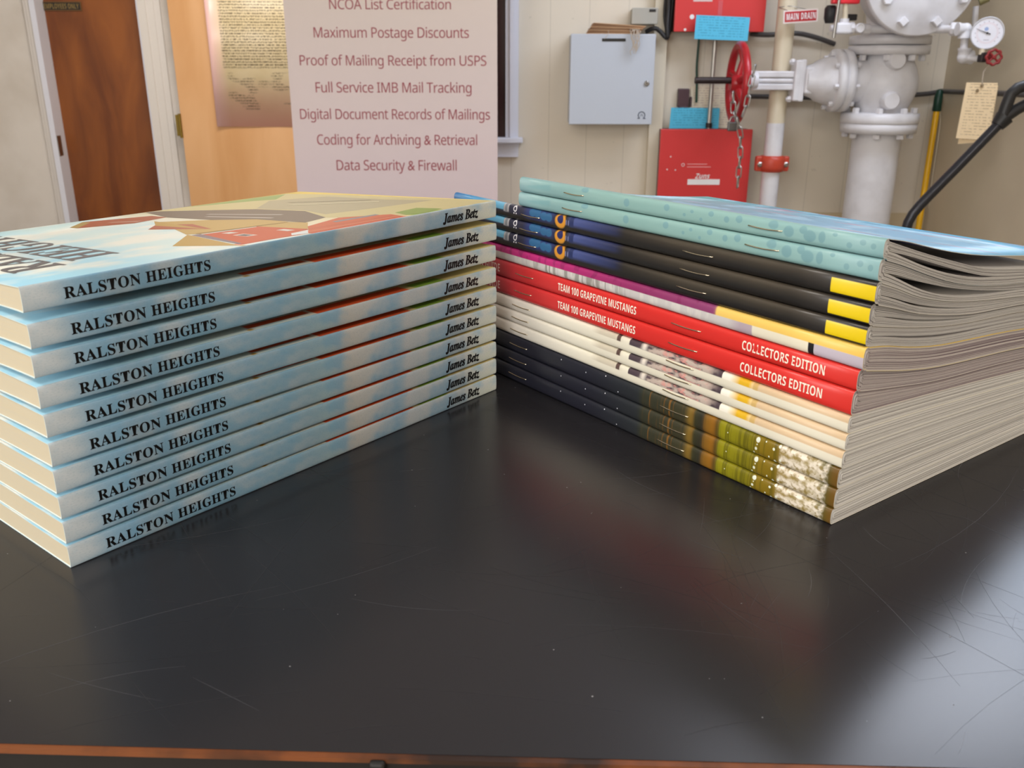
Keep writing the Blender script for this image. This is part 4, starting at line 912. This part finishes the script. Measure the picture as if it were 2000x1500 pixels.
def magazine(key, lower, label, name, cover_mat, L, s0, staples, pages, text=(), gap=None, cover_edge='#cfcabf', group=None, covertop=None, z_extra=0.10, inside='#cfcabf'):
    W_ = 212.0 if L > 230 else 140.0
    root = thing('magazine', label, 'magazine', Q0 + Vector((0, 0, 0)), MA, group)
    def zt(w, s): return zi(key, w, s) - z_extra
    def zb(w, s):
        b_ = zi(lower, w, s) + z_extra
        return b_
    ws = [W_] + [x for x in (190, 165, 140, 120, 105, 92, 80, 70, 60, 52, 44, 37, 30, 24, 19, 15, 11.5, 8.5, 6, 4.2, 3) if x < W_]
    SS = [s0 + L*k/8 for k in range(9)]
    qo = sum(map(ord, key))*.37
    def VQ(q): return (1-q)*3.7 + qo
    def curve(q, s, side_only=None, lift=None):
        """outline at inset fraction q (0 = cover, 1 = middle leaf), from top fore edge round the fold to bottom fore edge"""
        hs = (zt(0, s)-zb(0, s))/2; w0 = q*hs*.92; r = 2.3*(1-q) + .15; prof = sup_profile(r, 3.2, 7); pts = []
        def zz(w, sd):
            top, bot = zt(w, s), zb(w, s); md = (top+bot)/2; hf = (top-bot)/2; g = gap(w) if gap else 0.0; g = min(g, hf*.9)
            if gap: return md + sd*(g + (hf-g)*(1-q))
            return md + sd*hf*(1-q)
        def hfac(w):
            x = min(max((w-w0)/r, 0), 1); return (1 - (1-x)**3.2)**(1/3.2)
        for w in ws:
            if w <= w0 + r: continue
            z = zz(w, 1)
            if lift: z = max(z, lift(w, s))
            pts.append((w, z, 1 + w) if q < .055 else (w, z, VQ(q)))
        md = (zt(0, s)+zb(0, s))/2; hf = hs*(1-q)
        for wo, h in reversed(prof): pts.append((w0+wo, md + hf*h, h if q < .055 else VQ(q)))
        for wo, h in prof[1:]: pts.append((w0+wo, md - hf*h, -h if q < .055 else VQ(q)))
        for w in reversed(ws):
            if w <= w0 + r: continue
            pts.append((w, zz(w, -1), (-1 - w) if q < .055 else VQ(q)))
        return pts
    def shell(mb, qa, qb, mi_out, mi_end, uvmode, lift=None, lift2=None, inset=0.0):
        rows = [(curve(qa, s, lift=lift), curve(qb, s, lift=lift2)) for s in SS]
        n1, n2 = len(rows[0][0]), len(rows[0][1])
        def res(c, n):   # resample shorter outline by repeating its first point
            while len(c) < n: c = [c[0]] + c + [c[-1]]
            return c[:n]
        n = max(n1, n2); SSx = [min(max(s, s0+inset), s0+L-inset) for s in SS]
        vs, uv = [], []
        for which in (0, 1):
            for s, row in zip(SSx, rows):
                for w, z, v in res(row[which], n):
                    vs.append((w/1000, s/1000, z/1000)); uv.append((s, v) if uvmode == 'cover' else (w, v))
        off = n*len(SS); o = len(mb.v); f1, f2 = [], []
        for a in range(len(SS)-1):
            for k in range(n-1):
                f1.append((a*n+k, (a+1)*n+k, (a+1)*n+k+1, a*n+k+1)); f2.append((off+a*n+k, off+a*n+k+1, off+(a+1)*n+k+1, off+(a+1)*n+k))
            for k in (0, n-1): f2.append((a*n+k, (a+1)*n+k, off+(a+1)*n+k, off+a*n+k))
        f3 = []
        for a in (0, len(SS)-1):
            for k in range(n-1): f3.append((a*n+k, a*n+k+1, off+a*n+k+1, off+a*n+k))
        mb.add(vs, f1, mi_out, uv, True)
        for f in f2: mb.f.append(tuple(o+i for i in f)); mb.m.append(mi_end+1 if uvmode == 'cover' else mi_end); mb.sm.append(True)
        for f in f3: mb.f.append(tuple(o+i for i in f)); mb.m.append(mi_end); mb.sm.append(False)
    m = MB(); lf = (lambda w, s: interp(WS, covertop, w) + 1.6*s/211) if covertop else None; lf2 = (lambda w, s: interp(WS, covertop, w) + 1.6*s/211 - .22) if covertop else None
    shell(m, 0, .05, 0, 1, 'cover', lf, lf2)
    mats = [cover_mat, mat('cover_stock_'+cover_edge[1:], cover_edge, .6), mat('inside_cover_'+inside[1:], inside, .45)]
    for body, sa, sb, h, zoff, col, serif in text:
        t = text2d(bold_sans(body), abs(sa-sb), h, 0, 1.0); mats.append(mat('print_'+col[1:], col, .45))
        def fn(x, y):
            s = sa - x; md = (zt(0, s)+zb(0, s))/2; yy = y - h/2 + zoff; hs = (zt(0, s)-zb(0, s))/2; u = min(abs(yy)/hs, .98); w = 2.3*(1 - (1-u**3.2)**(1/3.2)); return ((w-.04)/1000, s/1000, (md+yy)/1000)
        add_text(m, t, fn, len(mats)-1)
    m.build('cover', mats, root, False)
    m = MB(); edges = [.062, .17, .195, .33, .375, .50, .53, .66, .70, .82, .845, .97]
    for k in range(0, len(edges), 2): shell(m, edges[k], edges[k+1], 0, 0, 'page', None, None, .15 + .12*(k % 4))
    m.build('page_block', PG[pages], root, False)
    for sa, sb in staples:
        mm_ = (sa+sb)/2; md = lambda s: (zt(0, s)+zb(0, s))/2; mb = MB(); n_ = 8; pts = [(.5/1000, sa/1000, md(sa)/1000)]
        for k in range(n_+1):
            s = sa + (sb-sa)*k/n_; pts.append(((-.22)/1000, s/1000, (md(s) - .35*math.sin(PI*k/n_))/1000))
        pts.append((.5/1000, sb/1000, md(sb)/1000)); mb.tube(pts, .00028, 6); mb.build('staple', GOLD_STAPLE, root)
    return root

# -- print designs (u = millimetres along the spine from the near end, v = -1..1 across the spine, beyond = on the covers)
def teal():
    P = Paint('teal_cover_print', [(-6, '#84acb0'), (60, '#8ab0ac'), (130, '#83a9a5'), (198, '#789ca2')], .38)
    P.put(P.math('MULTIPLY', P.noise(.02, .5, .45, .65, 3), .35), '#9abcb6')
    for u, v, a, b in ((118, .1, 1.8, .5), (94, .35, 1.6, .4), (84, -.1, .8, .2), (80, .4, .9, .2), (75, -.3, .8, .2), (70, .5, 1.4, .3), (62, .2, 1.3, .35), (56, .45, 1.6, .4), (40, .5, 2.2, .45), (33, .1, 2.2, .6), (27, .5, 1.6, .4), (24, .0, 2.6, .6), (19, .1, 1.4, .6), (8, -.2, 1.1, .3), (3, .3, 1.2, .3), (-1, .1, 1.0, .3), (14, .6, 1.0, .2), (146, .7, 2.5, .3)):
        P.disc(u, v, a, b, '#769ea4')
    k = P.mask(u0=171, u1=190, v0=-.2, v1=.9, su=1, sv=.2); P.put(P.math('MULTIPLY', k, P.edge(P.math('SUBTRACT', P.v, P.math('DIVIDE', P.math('SUBTRACT', 190, P.u), 30)), 0, .1, True)), '#76a0a4')
    top = P.mask(v0=2.2, sv=.6)
    P.put(top, P.ramp(P.u, [(-6, '#6fb4dc'), (60, '#6ea8d0'), (140, '#6c9cb4'), (198, '#74a4ac')]))
    P.put(P.math('MULTIPLY', P.math('MULTIPLY', top, P.noise(.05, .05, .52, .60, 2, 4)), .8), '#98c4e0'); P.put(P.math('MULTIPLY', P.math('MULTIPLY', top, P.noise(.02, .16, .60, .66, 9, 3)), .8), '#b9839a'); P.put(P.math('MULTIPLY', P.math('MULTIPLY', top, P.noise(.06, .3, .64, .68, 5, 3)), .8), '#3e5f88')
    P.put(P.mask(v1=-3, sv=.5), '#2b2f4a')
    return P.done()
def black():
    P = Paint('black_cover_print', '#24211f', .33)
    P.put(P.math('MULTIPLY', P.mask(u0=20, u1=110, v0=.2, sv=.5, su=20), .75), '#4a4236')  # brownish wear and sheen painted along the upper spine
    P.put(P.mask(v0=1.4, sv=.5), '#453f38')  # the sheen tone carried on over the top edge
    P.rect(121, 156, -.1, 1.6, P.ramp(P.u, [(118, '#1f2030'), (140, '#3a4370'), (156, '#4a568c')]), 3, .25)
    P.rect(153.2, 156, -.2, 3, '#27315c', .3, .2); P.rect(190, 260, -.2, 3, '#2c2c40', 1.5, .2); P.rect(168, 191, -.3, 3, '#2b3768', 2, .3)
    for u in (172, 176, 181, 185): P.disc(u, .35 + .2*(u % 2), 2.6, .55, '#2f5f88')
    P.disc(163, .25, 4.0, .95, '#d08f30'); P.disc(163.1, .45, 2.2, .55, '#27285c')
    P.disc(199.5, .55, 1.5, .42, '#e4e2e6', .62)
    for u in (198.5, 200.4): P.disc(u, -.08, .42, .11, '#e4e2e6')
    P.rect(204.9, 209.5, -.1, 3, '#a9a9ae', .2, .1); P.rect(206.2, 208.2, -.1, 3, '#7b8088', .2, .1); P.rect(209.5, 262, .1, 3, P.ramp(P.u, [(209, '#6aaed0'), (240, '#4a8cba'), (262, '#375f96')]), .2, .1)
    for u in (157, 158.6): P.rect(u-.4, u+.4, -.1, .5, '#6a7098', .15, .1)
    P.rect(-5, 13.2, -.72, .62, '#e3c60e', .15, .04)
    return P.done()
def goldm():
    P = Paint('magenta_gold_cover_print', '#c9c4c2', .35)
    P.put(P.math('MULTIPLY', P.noise(.25, .3, .45, .6, 4), .6), '#dcd8d0')
    P.put(P.math('MULTIPLY', P.mask(u0=120, u1=185, su=8), P.noise(.5, .12, .5, .58, 1)), '#9a9690')
    P.rect(44.8, 60, -3, .2, '#b3a3ad', .8, .05); P.rect(54, 64.5, -3, .2, '#cbc6c4', 3, .05); P.rect(19.3, 45, -3, .2, '#e6dfc9', .2, .05); P.rect(16.8, 19.3, -3, .2, '#17151a', .2, .05); P.rect(-8, 16.8, -3, .2, '#bdb4c0', .2, .05)
    P.put(P.edge(P.v, .12, .04), P.ramp(P.u, [(-6, '#e8c05a'), (63.6, '#e9c468'), (64.2, '#8a3f6c'), (110, '#8e2f62'), (170, '#b42a72'), (262, '#b52c78')]))
    P.put(P.math('MULTIPLY', P.mask(u0=66, v0=.15, su=1), P.math('MULTIPLY', P.noise(.22, .5, .56, .6, 7, 1), .5)), '#7a1f52')
    P.rect(-10, 200, 2.5, 300, '#e0b738', 1, .5)
    return P.done()
def redm():
    P = Paint('red_cover_print', [(-6, '#d5312a'), (120, '#d22e29'), (190, '#c73134'), (235, '#b23648'), (275, '#a83850')], .33); return P.done()
def whitem():
    P = Paint('white_cover_print', [(-6, '#e3ddc9'), (140, '#e4decb'), (275, '#e2dad8')], .36)
    V0 = .22
    P.rect(118.5, 135, V0, 4, '#c9c0ac', 3, .06); P.rect(117.8, 120.3, V0, 4, '#5a4640', .3, .06); P.rect(57.5, 112, V0, 4, '#4c3f46', .2, .06)
    P.put(P.math('MULTIPLY', P.mask(u0=62, u1=104, v0=V0, su=3, sv=.06), P.noise(.16, 1.5, .42, .56, 5)), '#b7a79c')
    P.put(P.math('MULTIPLY', P.mask(u0=66, u1=92, v0=V0, su=3, sv=.06), P.noise(.2, 1.7, .50, .62, 9)), '#c98f86')
    P.rect(101, 104, V0, 4, '#d9d0c4', 1.0, .06)
    P.rect(-6, 41.5, V0, 4, '#d3b894', .3, .06); P.rect(41.5, 57.5, V0, 4, '#efeadb', .2, .06); P.rect(41.5, 51, V0, 4, '#d9ac22', 2.5, .06); P.rect(39.5, 42, V0, 4, '#c9a868', .4, .06)
    return P.done()
def forest():
    P = Paint('forest_cover_print', [(-5, '#6f4a18'), (2, '#6b4f1c'), (5, '#55501e'), (8, '#857a50'), (9, '#a3946a'), (25, '#96814a'), (27, '#7a6414'), (36, '#86701c'), (40, '#7c7418'), (56, '#8f8a18'), (57.5, '#3a3620'), (60, '#94641c'), (64, '#7d5a22'), (66, '#2e2e26'), (70, '#3a3824'), (72.5, '#84682a'), (76, '#3d3a28'), (102, '#33352a'), (105, '#2a2d30'), (140, '#24242e'), (265, '#222430')], .3)
    P.put(P.math('MULTIPLY', P.mask(u0=4.5, u1=26, su=.6), P.noise(.35, 1.6, .34, .60, 3, 5)), '#e2d8c6')
    P.put(P.math('MULTIPLY', P.mask(u0=4.5, u1=26, su=.6), P.math('MULTIPLY', P.noise(.5, 2.0, .53, .62, 8, 5), .75)), '#85702e')
    P.put(P.math('MULTIPLY', P.mask(u0=27, u1=56, su=.6), P.math('MULTIPLY', P.noise(1.0, .12, .5, .62, 2, 3), .6)), '#4f4a12')
    P.put(P.math('MULTIPLY', P.mask(u0=56, u1=100, su=2), P.math('MULTIPLY', P.noise(.9, .05, .55, .66, 6, 3), .7)), '#8a5c22')
    for u, v, a in ((36.8, .62, 1.3), (37.4, -.3, .8), (37, .15, .4), (29, .35, .75), (31, -.6, .5), (28.2, -.85, .8), (52, .1, .35), (26.5, .8, .8), (38.4, -.75, .5), (33, .75, .4), (25.6, -.5, .7)): P.disc(u, v, a*.72, a/5, '#dfe4d2')
    for u, v in ((141, .2), (118, -.5), (160, .5), (127, .7)): P.disc(u, v, .3, .08, '#d8d8e0')
    return P.done()
TEAL, BLK, GOLD, REDM, WHT, FOR = teal(), black(), goldm(), redm(), whitem(), forest()
def lens_gap(w0, h, wmax):
    return lambda w: 0.0 if w < w0 or w > wmax else h*math.sin(PI*((w-w0)/(wmax-w0))**.8)
magazine('f3', 'tab', 'lowest dark forest print magazine lying on the table under the mixed stack', 'f', FOR, 261, .9, [(204.3, 188.9), (91, 74.9)], 'pale', group='magazines with dark forest covers', cover_edge='#d8d2c4')
magazine('f2', 'f3', 'middle of three dark forest print magazines low in the mixed stack', 'f', FOR, 261, .4, [(203.9, 189.1), (90.1, 74.7)], 'pale', group='magazines with dark forest covers', cover_edge='#d8d2c4')
magazine('f1', 'f2', 'highest of three dark forest print magazines, just under the cream ones', 'f', FOR, 261, .2, [(203.4, 188.5), (90.4, 73.9)], 'pale', group='magazines with dark forest covers', cover_edge='#d8d2c4')
magazine('w3', 'f1', 'lowest of three cream magazines, resting on the forest print ones', 'w', WHT, 261, -.5, [(203, 188.2), (89.4, 74.6)], 'pale', group='cream magazines with photo strips', cover_edge='#e2ddd0')
magazine('w2', 'w3', 'middle of three cream magazines below the red ones', 'w', WHT, 261, -.8, [(201.8, 187.2), (88.9, 73.6)], 'pale', group='cream magazines with photo strips', cover_edge='#e2ddd0')
magazine('w1', 'w2', 'highest of three cream magazines, directly under the lower red one', 'w', WHT, 261, -.9, [(201.3, 186.2), (88.5, 72.9)], 'pale', group='cream magazines with photo strips', cover_edge='#e2ddd0')
RT = [('TEAM 100 GRAPEVINE MUSTANGS', 163.7, 108.6, 3.7, .1, '#efe6d6', 0), ('COLLECTORS EDITION', 48.9, 11.1, 3.8, .1, '#efe6d6', 0), ('FAN GUIDE', 237, 213, 4.3, .1, '#e9c9c4', 0)]
magazine('r2', 'w1', 'lower of two bright red magazines with white spine lettering', 'r', REDM, 261, -1.2, [(199.6, 185.2), (87.9, 71.7)], 'plum', RT, group='red collectors magazines', cover_edge='#cfc4bc')
magazine('r1', 'r2', 'upper of two bright red magazines, under the magenta and gold one', 'r', REDM, 261, -2, [(198.6, 183.8), (86.9, 70.6)], 'plum', RT, group='red collectors magazines', cover_edge='#cfc4bc')
magazine('g', 'r1', 'magenta, gold and grey magazine between the red and black ones', 'g', GOLD, 261, -3.2, [], 'plum', cover_edge='#d8c79a')
magazine('b3', 'g', 'lowest of three black magazines with yellow spine blocks', 'b', BLK, 261, -3.0, [(196.4, 181.9), (85.3, 69.4)], 'grey', group='black magazines with yellow spine blocks', gap=lens_gap(9, .35, 90), cover_edge='#b9b2a6')
magazine('b2', 'b3', 'middle of three black magazines with yellow spine blocks', 'b', BLK, 261, -3.1, [(195.4, 180.5), (84.2, 68.6)], 'grey', group='black magazines with yellow spine blocks', gap=lens_gap(8, .4, 80), cover_edge='#b9b2a6')
magazine('b1', 'b2', 'highest of three black magazines with yellow spine blocks, under the teal ones', 'b', BLK, 261, -4.1, [(193.9, 179.1), (83.2, 67.4)], 'grey', group='black magazines with yellow spine blocks', gap=lens_gap(7, .3, 70), cover_edge='#b9b2a6')
magazine('t2', 'b1', 'lower of two teal magazines at the top of the mixed stack', 't', TEAL, 200.5, -4.1, [(161.5, 147.5), (51.9, 36.4)], 'grey', gap=lens_gap(7, 1.5, 100), group='teal magazines', cover_edge='#c9c6bc')
magazine('t1', 't2', 'topmost teal magazine of the mixed stack with its cover lifting', 't', TEAL, 200.5, -4.8, [(160.4, 146.5), (51.1, 35.9)], 'grey', gap=lens_gap(8, 1.0, 80), group='teal magazines', cover_edge='#c9c6bc', covertop=T1COVER, inside='#3a3654')

# ------------------------------------------------------------------ ceiling lights (unseen panels, all but the last added as fill)
for k, (lx, ly, lw, lc) in enumerate(LAMPS):
    c = thing('ceiling_light', ['unseen ceiling fill light panel added over the work table', 'unseen ceiling fill light panel added behind the viewpoint', 'unseen ceiling fill light panel added near the birch door', 'ceiling light panel close to the side wall'][k], 'ceiling light', (lx, ly, ZC), 0, 'ceiling lights')
    m = MB()
    for s_ in (-1, 1): m.box(-.6, .6, s_*.28-.02, s_*.28+.02, -.03, -.001); m.box(s_*.58-.02, s_*.58+.02, -.28, .28, -.03, -.001)
    m.build('frame', TRIM, c)
    MB().box(-.56, .56, -.26, .26, -.02, -.012).build('diffuser', mat('lamp_diffuser', '#f4efe4', .5, emit=('#fff3e4', 3.0)), c)
